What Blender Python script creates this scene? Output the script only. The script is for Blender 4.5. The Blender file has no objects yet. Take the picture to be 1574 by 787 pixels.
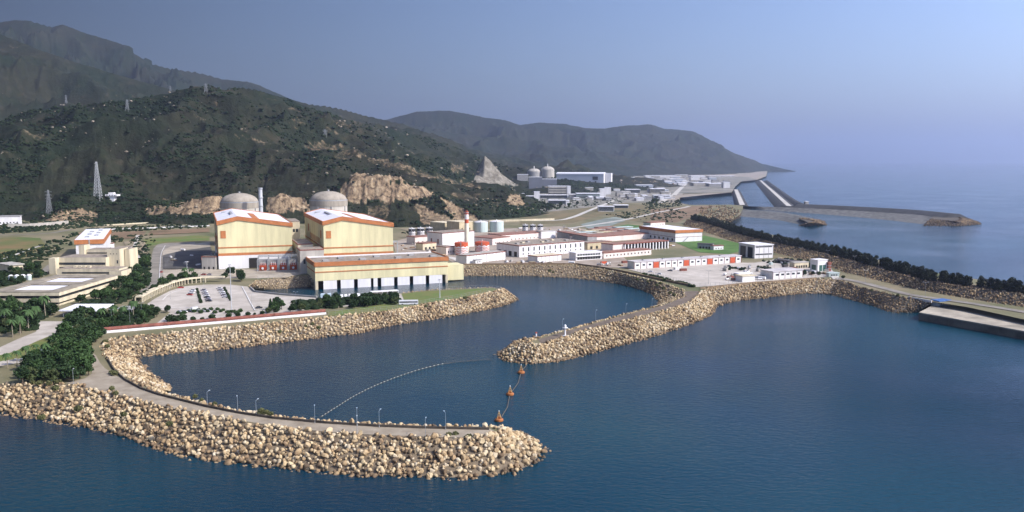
import bpy, bmesh, math, random
import numpy as np
from mathutils import Vector, Matrix
from mathutils.geometry import tessellate_polygon
R = math.radians
random.seed(7); rng = np.random.default_rng(11)
scene = bpy.context.scene
COL = scene.collection

# ------------------------------------------------------------------ camera
F, HC, HOR = 1300.0, 102.0, 247.0          # focal (px of the 1574 px photo), camera height (m), horizon row
PITCH = math.atan((393.5 - HOR) / F)
cam_d = bpy.data.cameras.new('camera'); cam = bpy.data.objects.new('camera', cam_d); COL.objects.link(cam)
cam_d.sensor_width = 36; cam_d.lens = F / 1574 * 36; cam_d.clip_start = 1; cam_d.clip_end = 90000
cam.location = (0, 0, HC); cam.rotation_euler = (R(90) - PITCH, 0, 0)
scene.camera = cam

# ------------------------------------------------------------------ light
SUN_EL, SUN_AZ = R(40), R(110)             # azimuth clockwise from the view direction (+Y)
sd = bpy.data.lights.new('sun', 'SUN'); sun = bpy.data.objects.new('sun', sd); COL.objects.link(sun)
sd.energy = 4.9; sd.angle = R(0.5); sd.color = (1.0, 0.95, 0.87)
sv = Vector((math.cos(SUN_EL) * math.sin(SUN_AZ), math.cos(SUN_EL) * math.cos(SUN_AZ), math.sin(SUN_EL)))
sun.rotation_euler = sv.to_track_quat('Z', 'Y').to_euler()
world = bpy.data.worlds.new("World"); scene.world = world; world.use_nodes = True
wn, wl = world.node_tree.nodes, world.node_tree.links
bg = wn['Background']
sky = wn.new('ShaderNodeTexSky'); sky.sky_type = 'NISHITA'; sky.sun_disc = False
sky.sun_elevation = SUN_EL; sky.sun_rotation = SUN_AZ
sky.altitude = 100; sky.air_density = 1.0; sky.dust_density = 2.5; sky.ozone_density = 3.0
tint = wn.new('ShaderNodeMix'); tint.data_type = 'RGBA'; tint.blend_type = 'MULTIPLY'; tint.inputs['Factor'].default_value = 1.0
tint.inputs['B'].default_value = (0.93, 0.95, 1.13, 1)
# aerosol brightening of the sky towards the sun's side
wtc = wn.new('ShaderNodeTexCoord'); wdot = wn.new('ShaderNodeVectorMath'); wdot.operation = 'DOT_PRODUCT'
wdot.inputs[1].default_value = (math.sin(SUN_AZ), math.cos(SUN_AZ), 0.0); wl.new(wtc.outputs['Generated'], wdot.inputs[0])
wmr = wn.new('ShaderNodeMapRange'); wmr.inputs['From Min'].default_value = -0.85; wmr.inputs['From Max'].default_value = 0.25
wmr.inputs['To Min'].default_value = 0.20; wmr.inputs['To Max'].default_value = 2.7; wl.new(wdot.outputs['Value'], wmr.inputs['Value'])
wsc = wn.new('ShaderNodeVectorMath'); wsc.operation = 'SCALE'; wl.new(sky.outputs[0], wsc.inputs[0]); wl.new(wmr.outputs[0], wsc.inputs['Scale'])
wl.new(wsc.outputs[0], tint.inputs['A']); wl.new(tint.outputs['Result'], bg.inputs[0]); bg.inputs[1].default_value = 0.078
scene.view_settings.view_transform = 'Standard'; scene.view_settings.look = 'None'
scene.view_settings.gamma = 1; scene.view_settings.use_curve_mapping = False
scene.view_settings.exposure = 0.20
scene.render.engine = 'CYCLES'
cy = scene.cycles
cy.use_denoising = True; cy.max_bounces = 5; cy.diffuse_bounces = 2; cy.glossy_bounces = 2
cy.transmission_bounces = 2; cy.volume_bounces = 2; cy.caustics_reflective = False; cy.caustics_refractive = False
cy.use_adaptive_sampling = True; cy.adaptive_threshold = 0.015
HAZE_DENSITY = 0.60e-4

# ------------------------------------------------------------------ where things of the photo stand
CP, SP = math.cos(PITCH), math.sin(PITCH)
def ray(u, v):
    dx, dy = (u - 787.0) / F, (393.5 - v) / F
    return Vector((dx, CP + dy * SP, dy * CP - SP))
def P(u, v, z=8.0):
    d = ray(u, v); t = (z - HC) / d.z
    return Vector((d.x * t, d.y * t, z))
def PY(u, v, Y):
    d = ray(u, v); t = Y / d.y
    return Vector((d.x * t, Y, HC + d.z * t))
def top_z(x, y, v):                        # height at which a vertical line over (x, y) reaches row v
    dy = (393.5 - v) / F
    return HC + y * (dy * CP - SP) / (CP + dy * SP)
ZG = 8.0

# ------------------------------------------------------------------ materials
MATS = {}
def M(name, col, rough=0.8, var=0.18, scale=0.25, metal=0.0, bump=0.0, streak=False, spec=0.3, col2=None, bscale=None):
    if name in MATS: return MATS[name]
    m = bpy.data.materials.new(name); m.use_nodes = True; MATS[name] = m
    n, l = m.node_tree.nodes, m.node_tree.links
    b = n['Principled BSDF']
    b.inputs['Roughness'].default_value = rough; b.inputs['Metallic'].default_value = metal
    b.inputs['Specular IOR Level'].default_value = spec
    tc = n.new('ShaderNodeTexCoord'); mp = n.new('ShaderNodeMapping'); l.new(tc.outputs['Object'], mp.inputs[0])
    if streak: mp.inputs['Scale'].default_value = (1, 1, 0.12)
    ns = n.new('ShaderNodeTexNoise'); ns.inputs['Scale'].default_value = scale; ns.inputs['Detail'].default_value = 6
    ns.inputs['Roughness'].default_value = 0.65
    l.new(mp.outputs[0], ns.inputs['Vector'])
    r = n.new('ShaderNodeValToRGB'); l.new(ns.outputs['Fac'], r.inputs[0])
    c2 = col2 if col2 else tuple(c * (1 - 2.2 * var) for c in col)
    c1 = tuple(min(1, c * (1 + var * 0.5)) for c in col) if not col2 else col
    r.color_ramp.elements[0].position = 0.33; r.color_ramp.elements[0].color = (*c2, 1)
    r.color_ramp.elements[1].position = 0.62; r.color_ramp.elements[1].color = (*c1, 1)
    l.new(r.outputs[0], b.inputs['Base Color'])
    if bump:
        n2 = n.new('ShaderNodeTexNoise'); n2.inputs['Scale'].default_value = bscale or scale * 6; n2.inputs['Detail'].default_value = 5
        l.new(tc.outputs['Object'], n2.inputs['Vector'])
        bp = n.new('ShaderNodeBump'); bp.inputs['Strength'].default_value = 0.8; bp.inputs['Distance'].default_value = bump
        l.new(n2.outputs['Fac'], bp.inputs['Height']); l.new(bp.outputs[0], b.inputs['Normal'])
    return m

yellow = M('yellow_paint', (0.68, 0.615, 0.365), 0.8, 0.11, 0.12, streak=True)
cream = M('cream_concrete', (0.62, 0.54, 0.38), 0.85, 0.12, 0.2, streak=True)
orange = M('orange_brown_paint', (0.46, 0.17, 0.06), 0.7, 0.12, 0.2)
white = M('white_paint', (0.72, 0.70, 0.69), 0.7, 0.06, 0.2, streak=True)
roofwhite = M('white_roof_sheet', (0.80, 0.79, 0.82), 0.5, 0.05, 0.08)
concrete = M('concrete', (0.42, 0.39, 0.34), 0.9, 0.14, 0.15, streak=True)
domec = M('dome_concrete', (0.33, 0.29, 0.235), 0.9, 0.16, 0.12, streak=True)
greyw = M('grey_wall', (0.33, 0.32, 0.31), 0.85, 0.12, 0.2)
maroon = M('maroon_roof_edge', (0.24, 0.085, 0.06), 0.8, 0.2, 0.3)
redp = M('red_paint', (0.50, 0.09, 0.035), 0.6, 0.1, 0.5)
glass = M('dark_glass', (0.03, 0.035, 0.04), 0.25, 0.1, 1.0, spec=0.5)
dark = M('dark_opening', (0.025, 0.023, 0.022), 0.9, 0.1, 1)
gravelroof = M('gravel_roof', (0.33, 0.28, 0.22), 0.95, 0.25, 0.35, col2=(0.16, 0.13, 0.11))
steel = M('grey_steel', (0.36, 0.37, 0.38), 0.5, 0.1, 1.0, metal=0.3)
galv = M('galvanised_steel', (0.55, 0.56, 0.57), 0.5, 0.08, 1.0, metal=0.2)
teal = M('teal_tank_paint', (0.46, 0.54, 0.51), 0.6, 0.12, 0.15, streak=True)
shade_asphalt = M('shade_asphalt', (0.10, 0.095, 0.09), 0.95, 0.2, 0.05)
greyroad = M('grey_road', (0.25, 0.225, 0.19), 0.95, 0.16, 0.06)
paving = M('pale_paving', (0.50, 0.45, 0.39), 0.9, 0.12, 0.07, col2=(0.34, 0.30, 0.25))
crestroad = M('gravel_track', (0.34, 0.29, 0.22), 0.95, 0.2, 0.12, col2=(0.22, 0.18, 0.13), bump=0.05)
darkroad = M('dark_track', (0.16, 0.125, 0.095), 0.95, 0.15, 0.12)
lawnm = M('lawn_grass', (0.10, 0.155, 0.035), 0.95, 0.3, 0.06, col2=(0.17, 0.15, 0.055), bump=0.1)
brightlawn = M('bright_lawn', (0.085, 0.17, 0.035), 0.95, 0.2, 0.06)
scrubm = M('dry_scrub_ground', (0.20, 0.15, 0.08), 0.95, 0.3, 0.03, col2=(0.075, 0.085, 0.035))
sandm = M('sand', (0.33, 0.28, 0.22), 0.95, 0.15, 0.02)
tealyard = M('grey_green_yard', (0.22, 0.25, 0.22), 0.95, 0.2, 0.03)
trunkm = M('bark', (0.12, 0.09, 0.065), 0.95, 0.2, 2.0)

def leafmat(name, c1, c2, scale=0.5):
    m = M(name, c1, 0.7, 0.2, scale, col2=c2, spec=0.15)
    return m
leaf_dark = leafmat('dark_foliage', (0.034, 0.062, 0.022), (0.012, 0.026, 0.010))
leaf_mid = leafmat('green_foliage', (0.055, 0.10, 0.030), (0.020, 0.042, 0.015))
leaf_sea = leafmat('windbreak_foliage', (0.028, 0.036, 0.019), (0.012, 0.018, 0.010), 0.2)
leaf_palm = leafmat('palm_foliage', (0.06, 0.105, 0.035), (0.03, 0.06, 0.02), 1.0)

# ------------------------------------------------------------------ mesh builder
class MB:
    def __init__(s): s.v = []; s.f = []
    def add(s, vs, fs):
        o = len(s.v); s.v += [tuple(p) for p in vs]; s.f += [tuple(i + o for i in f) for f in fs]; return s
    def box(s, x0, x1, y0, y1, z0, z1):
        return s.add([(x0,y0,z0),(x1,y0,z0),(x1,y1,z0),(x0,y1,z0),(x0,y0,z1),(x1,y0,z1),(x1,y1,z1),(x0,y1,z1)],
                     [(0,3,2,1),(4,5,6,7),(0,1,5,4),(1,2,6,5),(2,3,7,6),(3,0,4,7)])
    def prism(s, poly, z0, z1):                       # counter-clockwise outline
        n = len(poly); z0s = z0 if hasattr(z0, '__len__') else [z0] * n; z1s = z1 if hasattr(z1, '__len__') else [z1] * n
        vs = [(p[0], p[1], z0s[i]) for i, p in enumerate(poly)] + [(p[0], p[1], z1s[i]) for i, p in enumerate(poly)]
        fs = [(i, (i+1) % n, n + (i+1) % n, n + i) for i in range(n)]
        tris = tessellate_polygon([[Vector((p[0], p[1], 0)) for p in poly]])
        for t in tris:
            a, b, c = t
            ar = (poly[b][0]-poly[a][0])*(poly[c][1]-poly[a][1])-(poly[c][0]-poly[a][0])*(poly[b][1]-poly[a][1])
            if ar < 0: a, b, c = a, c, b
            fs.append((n+a, n+b, n+c)); fs.append((c, b, a))
        return s.add(vs, fs)
    def xz(s, prof, y0, y1):                          # profile in x-z extruded along y
        n = len(prof)
        vs = [(p[0], y0, p[1]) for p in prof] + [(p[0], y1, p[1]) for p in prof]
        return s.add(vs, [(i, (i+1) % n, n+(i+1) % n, n+i) for i in range(n)] + [tuple(range(n))[::-1], tuple(range(n, 2*n))])
    def yz(s, prof, x0, x1):
        n = len(prof)
        vs = [(x0, p[0], p[1]) for p in prof] + [(x1, p[0], p[1]) for p in prof]
        return s.add(vs, [(i, (i+1) % n, n+(i+1) % n, n+i) for i in range(n)] + [tuple(range(n))[::-1], tuple(range(n, 2*n))])
    def lathe(s, prof, cx=0, cy=0, n=24, cap=True):   # (radius, z) from bottom to top
        o = []
        for r, z in prof:
            for k in range(n): a = 2*math.pi*k/n; o.append((cx + r*math.cos(a), cy + r*math.sin(a), z))
        fs = [(j*n+k, j*n+(k+1) % n, (j+1)*n+(k+1) % n, (j+1)*n+k) for j in range(len(prof)-1) for k in range(n)]
        if cap: fs += [tuple(range(n))[::-1], tuple(range((len(prof)-1)*n, len(prof)*n))]
        return s.add(o, fs)
    def tube(s, p, q, r, r2=None, n=6):
        p, q = Vector(p), Vector(q); d = (q - p)
        if d.length < 1e-6: return s
        d.normalize(); a = d.orthogonal().normalized(); b = d.cross(a); r2 = r if r2 is None else r2
        vs = [p + (a*math.cos(2*math.pi*k/n) + b*math.sin(2*math.pi*k/n))*r for k in range(n)]
        vs += [q + (a*math.cos(2*math.pi*k/n) + b*math.sin(2*math.pi*k/n))*r2 for k in range(n)]
        return s.add(vs, [(k, (k+1) % n, n+(k+1) % n, n+k) for k in range(n)] + [tuple(range(n))[::-1], tuple(range(n, 2*n))])
    def path(s, pts, r, n=6):
        for a, b in zip(pts[:-1], pts[1:]): s.tube(a, b, r, n=n)
        return s
    def mesh(s, name, mat, smooth=False):
        me = bpy.data.meshes.new(name); me.from_pydata(s.v, [], s.f); me.materials.append(mat)
        if smooth: me.shade_smooth()
        me.update(); return me
    def build(s, name, mat, parent=None, smooth=False, label=None):
        o = bpy.data.objects.new(name, s.mesh(name, mat, smooth)); COL.objects.link(o)
        if parent: o.parent = parent
        if label: o['label'] = label
        return o
def tag(o, label=None, cat=None, group=None, kind=None):
    if label: o['label'] = label
    if cat: o['category'] = cat
    if group: o['group'] = group
    if kind: o['kind'] = kind
    return o
def thing(name, label, cat, loc=(0,0,0), rz=0, group=None):
    o = bpy.data.objects.new(name, None); COL.objects.link(o); o.empty_display_size = 1
    o.location = loc; o.rotation_euler = (0, 0, rz)
    return tag(o, label, cat, group)
def copy_tree(o, parent=None):
    c = o.copy(); COL.objects.link(c); c.parent = parent
    for ch in list(KIDS(o)): copy_tree(ch, c)
    return c
def KIDS(o): return [x for x in o.children]
def dup(o, loc, rz=0, scale=1.0, label=None, group=None):
    c = copy_tree(o); c.location = loc; c.rotation_euler = (0, 0, rz)
    c.scale = (scale,)*3 if not hasattr(scale, '__len__') else scale
    if label: c['label'] = label
    if group: c['group'] = group
    return c
def npmesh(name, V, T, mat, attrs=None, smooth=False):
    me = bpy.data.meshes.new(name); V = np.ascontiguousarray(V, np.float32); T = np.ascontiguousarray(T, np.int32)
    k = T.shape[1]
    me.vertices.add(len(V)); me.vertices.foreach_set('co', V.ravel())
    me.loops.add(T.size); me.loops.foreach_set('vertex_index', T.ravel())
    me.polygons.add(len(T)); me.polygons.foreach_set('loop_start', np.arange(0, T.size, k, dtype=np.int32))
    me.polygons.foreach_set('loop_total', np.full(len(T), k, np.int32))
    if smooth: me.polygons.foreach_set('use_smooth', np.ones(len(T), bool))
    for an, av in (attrs or {}).items():
        a = me.attributes.new(an, 'FLOAT', 'POINT'); a.data.foreach_set('value', np.ascontiguousarray(av, np.float32))
    me.materials.append(mat); me.update(calc_edges=True)
    o = bpy.data.objects.new(name, me); COL.objects.link(o); return o
def sheet(name, pts, z, mat, kind='structure'):
    """flat outline laid on the ground"""
    poly = [Vector((p.x, p.y, 0)) for p in pts]
    me = bpy.data.meshes.new(name)
    tr = []
    for a, b, c in tessellate_polygon([poly]):
        ar = (poly[b].x-poly[a].x)*(poly[c].y-poly[a].y)-(poly[c].x-poly[a].x)*(poly[b].y-poly[a].y)
        tr.append((a, b, c) if ar > 0 else (a, c, b))
    me.from_pydata([(p.x, p.y, z) for p in poly], [], tr); me.materials.append(mat)
    o = bpy.data.objects.new(name, me); COL.objects.link(o)
    if kind: o['kind'] = kind
    return o
_lay = [0]
def patch(name, px, mat, z=None):
    _lay[0] += 1
    zz = z if z is not None else ZG + 0.02 + 0.012 * _lay[0]
    return sheet(name, [P(u, v, ZG) for u, v in px], zz, mat)
def strip(name, px, width, mat, z=None, kind='structure'):
    """road of constant width along a centre line"""
    _lay[0] += 1
    zz = z if z is not None else ZG + 0.02 + 0.012 * _lay[0]
    pts = smooth_line([P(u, v, ZG) for u, v in px], 6)
    L, Rr = [], []
    for i, p in enumerate(pts):
        a = pts[max(0, i-1)]; b = pts[min(len(pts)-1, i+1)]; d = (b-a).normalized(); nrm = Vector((-d.y, d.x, 0))
        L.append(p + nrm*width/2); Rr.append(p - nrm*width/2)
    me = bpy.data.meshes.new(name); n = len(pts)
    me.from_pydata([(p.x, p.y, zz) for p in Rr + L], [], [(i, i+1, n+i+1, n+i) for i in range(n-1)])
    me.materials.append(mat); o = bpy.data.objects.new(name, me); COL.objects.link(o)
    if kind: o['kind'] = kind
    return o
def smooth_line(pts, k=6):
    out = []
    n = len(pts)
    for i in range(n-1):
        p0, p1, p2, p3 = pts[max(0,i-1)], pts[i], pts[i+1], pts[min(n-1,i+2)]
        for j in range(k):
            t = j/k
            out.append(0.5*((2*p1)+(-p0+p2)*t+(2*p0-5*p1+4*p2-p3)*t*t+(-p0+3*p1-3*p2+p3)*t**3))
    out.append(pts[-1]); return out
def resample(pts, n):
    A = np.array([tuple(p) for p in pts]); d = np.r_[0, np.cumsum(np.linalg.norm(np.diff(A, axis=0), axis=1))]
    s = np.linspace(0, d[-1], n)
    return np.stack([np.interp(s, d, A[:, k]) for k in range(3)], 1), d[-1]

# numpy noise
def _hash(i, j, s):
    h = (i * 374761393 + j * 668265263 + s * 1442695041) & 0xffffffff
    h = ((h ^ (h >> 13)) * 1274126177) & 0xffffffff
    return ((h ^ (h >> 16)) & 0xffff) / 65535.0
def vnoise(x, y, s=0):
    xi, yi = np.floor(x).astype(np.int64), np.floor(y).astype(np.int64); fx, fy = x-xi, y-yi
    fx = fx*fx*fx*(fx*(fx*6-15)+10); fy = fy*fy*fy*(fy*(fy*6-15)+10)
    a, b, c, d = _hash(xi, yi, s), _hash(xi+1, yi, s), _hash(xi, yi+1, s), _hash(xi+1, yi+1, s)
    return (a*(1-fx)+b*fx)*(1-fy)+(c*(1-fx)+d*fx)*fy
def fbm(x, y, o=5, s=0, ridged=False):
    t = 0; amp = 1; tot = 0
    for k in range(o):
        n = vnoise(x, y, s+k)
        if ridged: n = 1-abs(2*n-1)
        t = t+n*amp; tot += amp; amp *= .5; x, y = x*1.9*.8-y*1.9*.6+17, x*1.9*.6+y*1.9*.8-5
    return t/tot
# ================================================================== water
def water_mat():
    m = bpy.data.materials.new('sea_water'); m.use_nodes = True; n, l = m.node_tree.nodes, m.node_tree.links
    b = n['Principled BSDF']; b.inputs['Base Color'].default_value = (0.008, 0.028, 0.060, 1)
    b.inputs['Roughness'].default_value = 0.09; b.inputs['IOR'].default_value = 1.33; b.inputs['Specular IOR Level'].default_value = 0.25
    tc = n.new('ShaderNodeTexCoord')
    # silt and shallows: slow colour change of the water itself
    ns = n.new('ShaderNodeTexNoise'); ns.inputs['Scale'].default_value = 0.0045; ns.inputs['Detail'].default_value = 3
    l.new(tc.outputs['Object'], ns.inputs['Vector'])
    r = n.new('ShaderNodeValToRGB'); r.color_ramp.elements[0].position = 0.35; r.color_ramp.elements[0].color = (0.001, 0.018, 0.039, 1)
    r.color_ramp.elements[1].position = 0.7; r.color_ramp.elements[1].color = (0.002, 0.046, 0.070, 1)
    l.new(ns.outputs['Fac'], r.inputs[0]); l.new(r.outputs[0], b.inputs['Base Color'])
    mp = n.new('ShaderNodeMapping'); mp.inputs['Scale'].default_value = (0.30, 0.55, 1); mp.inputs['Rotation'].default_value = (0, 0, 0.5)
    l.new(tc.outputs['Object'], mp.inputs[0])
    n1 = n.new('ShaderNodeTexNoise'); n1.inputs['Scale'].default_value = 1.0; n1.inputs['Detail'].default_value = 5; n1.inputs['Roughness'].default_value = 0.6
    l.new(mp.outputs[0], n1.inputs['Vector'])
    n2 = n.new('ShaderNodeTexNoise'); n2.inputs['Scale'].default_value = 0.009; n2.inputs['Detail'].default_value = 3
    l.new(tc.outputs['Object'], n2.inputs['Vector'])
    ml = n.new('ShaderNodeMath'); ml.operation = 'MULTIPLY'
    mr = n.new('ShaderNodeMapRange'); mr.inputs['From Min'].default_value = 0.3; mr.inputs['From Max'].default_value = 0.7
    mr.inputs['To Min'].default_value = 0.3; mr.inputs['To Max'].default_value = 1.25
    l.new(n2.outputs['Fac'], mr.inputs['Value']); l.new(n1.outputs['Fac'], ml.inputs[0]); l.new(mr.outputs[0], ml.inputs[1])
    bp = n.new('ShaderNodeBump'); bp.inputs['Strength'].default_value = 1.0; bp.inputs['Distance'].default_value = 0.65
    l.new(ml.outputs[0], bp.inputs['Height']); l.new(bp.outputs[0], b.inputs['Normal'])
    return m
S = 60000
me = bpy.data.meshes.new('sea'); me.from_pydata([(-S,-2000,0),(S,-2000,0),(S,S,0),(-S,S,0)], [], [(0,1,2,3)])
me.materials.append(water_mat()); sea = bpy.data.objects.new('sea', me); COL.objects.link(sea); sea['kind'] = 'structure'

# ================================================================== flat land
OUTER = [(0,592),(60,590),(114,591),(143,598),(171.5,605),(229,619),(300,633),(380,649),(450,659),(506,664),(576,668.6),(654,671.4),(730,673),(768,668)]
INNER = [(772,660),(752,656),(646,655),(534,650),(450,643),(421,640),(366,632),(318,622),(282,613),(245,603),(217,592),(192,578),(176,562),(164,546),(159,532),(166,523)]
LEFTB = [(166,523),(190,519),(250,513),(300,508),(400,499),(503,487.6),(547.7,483.4),(603.6,477.8),(659.5,467),(715.5,458),(771,446)]
LEFTN = [(771,446),(757,441.8),(715,443.4),(659,446),(617,450.5),(551,455),(487,457.5),(430,453),(391.5,448.6),(382,441)]
CHAN = [(382,441),(395,431),(445,425.5),(478,424)]
FARB = [(700,409.5),(740,408.7),(808.6,408.2),(886,408.2),(923,413.7),(957,420.6),(991.6,428.6),(1026,437.5),(1049,447)]
ARMI = [(1049,447),(1051,455),(1037,461.5),(1014,469.5),(980,478),(934,489.5),(888,502.5),(854,511.5),(827,519)]
ARMT = [(827,519),(812,524),(816,531),(831.5,530)]
ARMO = [(831.5,530),(877,516),(923,503),(957,494.8),(991.6,485.5),(1026,477.5),(1055.6,468),(1070,459),(1077,450),(1090,443)]
RBANK = [(1090,443),(1106,440.7),(1155.7,435.8),(1205,432.5),(1255,428.5),(1287,430)]
RDARK = [(1287,430),(1332,444),(1390,457),(1435,464)]
land = ([(-420,592)] + OUTER + INNER + LEFTB[1:] + LEFTN[1:] + CHAN[1:] + FARB + ARMI[1:] + ARMT[1:] + ARMO[1:] + RBANK[1:] + RDARK[1:]
        + [(1487,472),(1574,491),(1720,522),(1900,520),(1700,462),(1574,439),(1497,428.5),(1415,415.5),(1353,400),(1301,387),(1250,375.5),(1200,363.5),(1150,353),
           (1121,346),(1117,341),(1128,336),(1137,330),(1142,321),(1142,316),(1124,314.5),(1062,315),(1044,312),(1046,301),(1050,298),(1125,296),(1130,287),(1139,279),
           (1164,276.5),(1178,271),(1180,261),(1140,257),(900,258),(600,275),(-700,300)])
LANDPX = land
gmat = M('mixed_ground', (0.23, 0.19, 0.115), 0.95, 0.3, 0.012, col2=(0.095, 0.105, 0.045), bump=0.15, bscale=0.2)
ground = sheet('ground', [P(u, v) for u, v in land], ZG, gmat)

# ================================================================== hills
RIDGES = [  # (u, v, distance) of the crest, front width, back width, shape power, base
 dict(p=[(-420,120,2300),(-150,165,2200),(0,183,2150),(60,168,2100),(140,160,2100),(210,150,2050),(270,138,2050),(300,131,2050),(320,131,2050),(345,138,2080),(370,133.5,2120),(400,138,2150),(430,148,2200),(470,163,2300)], wf=800, wb=300, e=1.15),
 dict(p=[(440,152,2230),(470,163,2300),(520,178,2450)], wf=600, wb=300, e=1.1),
 dict(p=[(500,173,2400),(520,178,2450),(600,196,2700),(680,216,2900)], wf=300, wb=300, e=0.9),
 dict(p=[(660,210,3000),(700,228,3200),(740,244,3300),(765,264,3300)], wf=200, wb=200, e=0.9),
 dict(p=[(-420,330,1400),(-100,325,1420),(60,318,1430),(170,300,1470),(250,308,1450)], wf=90, wb=700, e=1.0),
 dict(p=[(250,295,1560),(330,262,1650),(420,240,1680),(500,219,1680),(560,237,1680),(620,252,1650),(680,278,1600),(715,300,1560)], wf=260, wb=170, e=0.9),
 dict(p=[(500,300,1400),(522,276,1400),(545,263,1400),(600,266,1400),(640,284,1400),(662,302,1390)], wf=80, wb=300, e=0.75),
 dict(p=[(335,322,1300),(410,306,1300),(428,297,1300),(445,298,1300),(458,310,1300)], wf=40, wb=250, e=0.7),
 dict(p=[(215,326,1330),(260,316,1330),(300,306,1330),(335,300,1340),(350,310,1340)], wf=50, wb=250, e=0.7),
 dict(p=[(640,306,1600),(668,289,1650),(700,282,1680),(740,279,1700),(765,282,1700),(785,292,1680),(808,318,1640),(815,328,1600)], wf=260, wb=110, e=0.8),
 dict(p=[(560,330,1250),(620,321,1250),(650,330,1250),(690,345,1200)], wf=70, wb=120, e=0.7),
 dict(p=[(724,270,2250),(745,231,2250),(768,256,2250),(792,279,2250)], wf=95, wb=80, e=0.9),
 dict(p=[(-420,0,4300),(-200,25,4200),(0,51,4000),(60,76,3900),(120,96,3900),(180,113,3900),(250,133,3900),(300,146,3900),(400,165,3900)], wf=2200, wb=1500, e=1.2),
 dict(p=[(440,150,4300),(470,158,4300),(520,166,4400),(560,177,4500),(620,190,4600),(700,222,4700)], wf=380, wb=1500, e=1.2),
 dict(p=[(-420,20,6500),(0,33,6500),(20,29.5,6500),(45,31,6500),(80,41,6600),(98,36,6600),(130,48,6600),(180,64,6600),(200,79,6700),(230,97,6700),(262,105,6800),(300,110,6900),(340,120,7000),(380,124,7000),(400,130,7000),(430,144,7000),(460,156,7000),(520,170,7100),(600,186,7200),(700,205,7300)], wf=2600, wb=2500, e=1.15),
 dict(p=[(540,197,8200),(575,187,8200),(600,181,8200),(640,171,8200),(690,168.5,8200),(715,174,8200),(745,180,8200),(780,185,8200),(800,191,8200),(830,188,8200),(865,189,8200),(900,197,8200),(930,197,8200),(960,193,8200),(1000,190.5,8200),(1020,197,8200),(1045,199,8200),(1065,201,8200),(1090,214,8200),(1120,231,8200),(1150,243,8200),(1172,252,8200)], wf=1700, wb=1500, e=1.0, taper=1),
]
BASE = -7.0
NA, NR = 1250, 520
uu = np.linspace(-430, 1300, NA); rr = 1120 * (9800/1120) ** np.linspace(0, 1, NR)
UU, YY = np.meshgrid(uu, rr)
XX = (UU - 787) / F * YY * (CP + 0.0)      # near enough; only the spacing of the grid
def terrain_height(X, Y, detail=True):
    Z = np.full(X.shape, BASE)
    if detail:
        wx = X + 60*(fbm(X/260, Y/260, 3, 5)-.5)*2; wy = Y + 60*(fbm(X/260, Y/260, 3, 9)-.5)*2
    else: wx, wy = X, Y
    crest = np.zeros(X.shape)
    for rd in RIDGES:
        pts = [PY(u, v, d) for u, v, d in rd['p']]
        best = np.full(X.shape, 1e9); hh = np.zeros(X.shape); yc = np.zeros(X.shape); cxx = np.zeros(X.shape)
        for a, b in zip(pts[:-1], pts[1:]):
            dx, dy = b.x-a.x, b.y-a.y; L2 = dx*dx+dy*dy
            t = np.clip(((X-a.x)*dx+(Y-a.y)*dy)/L2, 0, 1); px, py = a.x+t*dx, a.y+t*dy
            d = np.hypot(X-px, Y-py); k = d < best
            best = np.where(k, d, best); hh = np.where(k, a.z+t*(b.z-a.z), hh); yc = np.where(k, py, yc); cxx = np.where(k, px, cxx)
        front = np.clip(((yc - Y)*yc + (cxx - X)*cxx)/np.hypot(yc, cxx)/(best+1), -1, 1)*.5+.5
        w = rd['wb'] + (rd['wf']-rd['wb'])*front
        if rd.get('taper'): w = w*np.clip(hh/330, .12, 1)
        t = np.clip(1-best/w, 0, 1)
        bb = max(BASE, -7)
        g = t**rd['e']
        big = w > 400
        z = bb + (hh-bb)*g
        # ravines running down the slope, fading at the crest
        if detail:
            s = np.clip(best/(130 if rd['wf'] < 1200 else 420), 0, 1)*np.clip(t*3, 0, 1)
            scl = 0.16 if rd['wf'] > 400 else 0.10
            sc = 420.0 if rd['wf'] > 1200 else (210.0 if rd['wf'] > 200 else 70.0)
            rv = fbm(wx/sc, wy/sc, 5, 21, ridged=True) - 0.72
            z = z + rv*(hh-bb)*scl*(4.6 if rd['wf'] in (800, 600) else (5.0 if rd['wf'] > 1200 else 3.2))*s*(0.35+0.65*t)
        Z = np.maximum(Z, z)
    if detail:
        up = np.clip((Z-10)/30, 0, 1)
        Z = Z + (fbm(X/22, Y/22, 3, 50)-.5)*5*up + (fbm(wx/120, wy/120, 4, 140, ridged=True)-.72)*34*np.clip((Z-20)/60, 0, 1)*np.clip(1-(Z-150)/160, 0.25, 1)*(np.abs(Y-1400) > 130)
        qk = np.exp(-((Y-1400)/170)**2)*np.clip((Z-9)/15,0,1)
        st_ = 15.0; fr = (Z/st_) % 1; tr = (np.floor(Z/st_) + np.clip((fr-.35)/.4, 0, 1)**1.0)*st_
        Z = Z + (tr-Z)*0.85*np.clip(qk*1.5, 0, 1)
        Z = Z + (fbm(X/9, Y/30, 3, 60, ridged=True)-.7)*8*qk
    return Z
ZZ = terrain_height(XX, YY)
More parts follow.
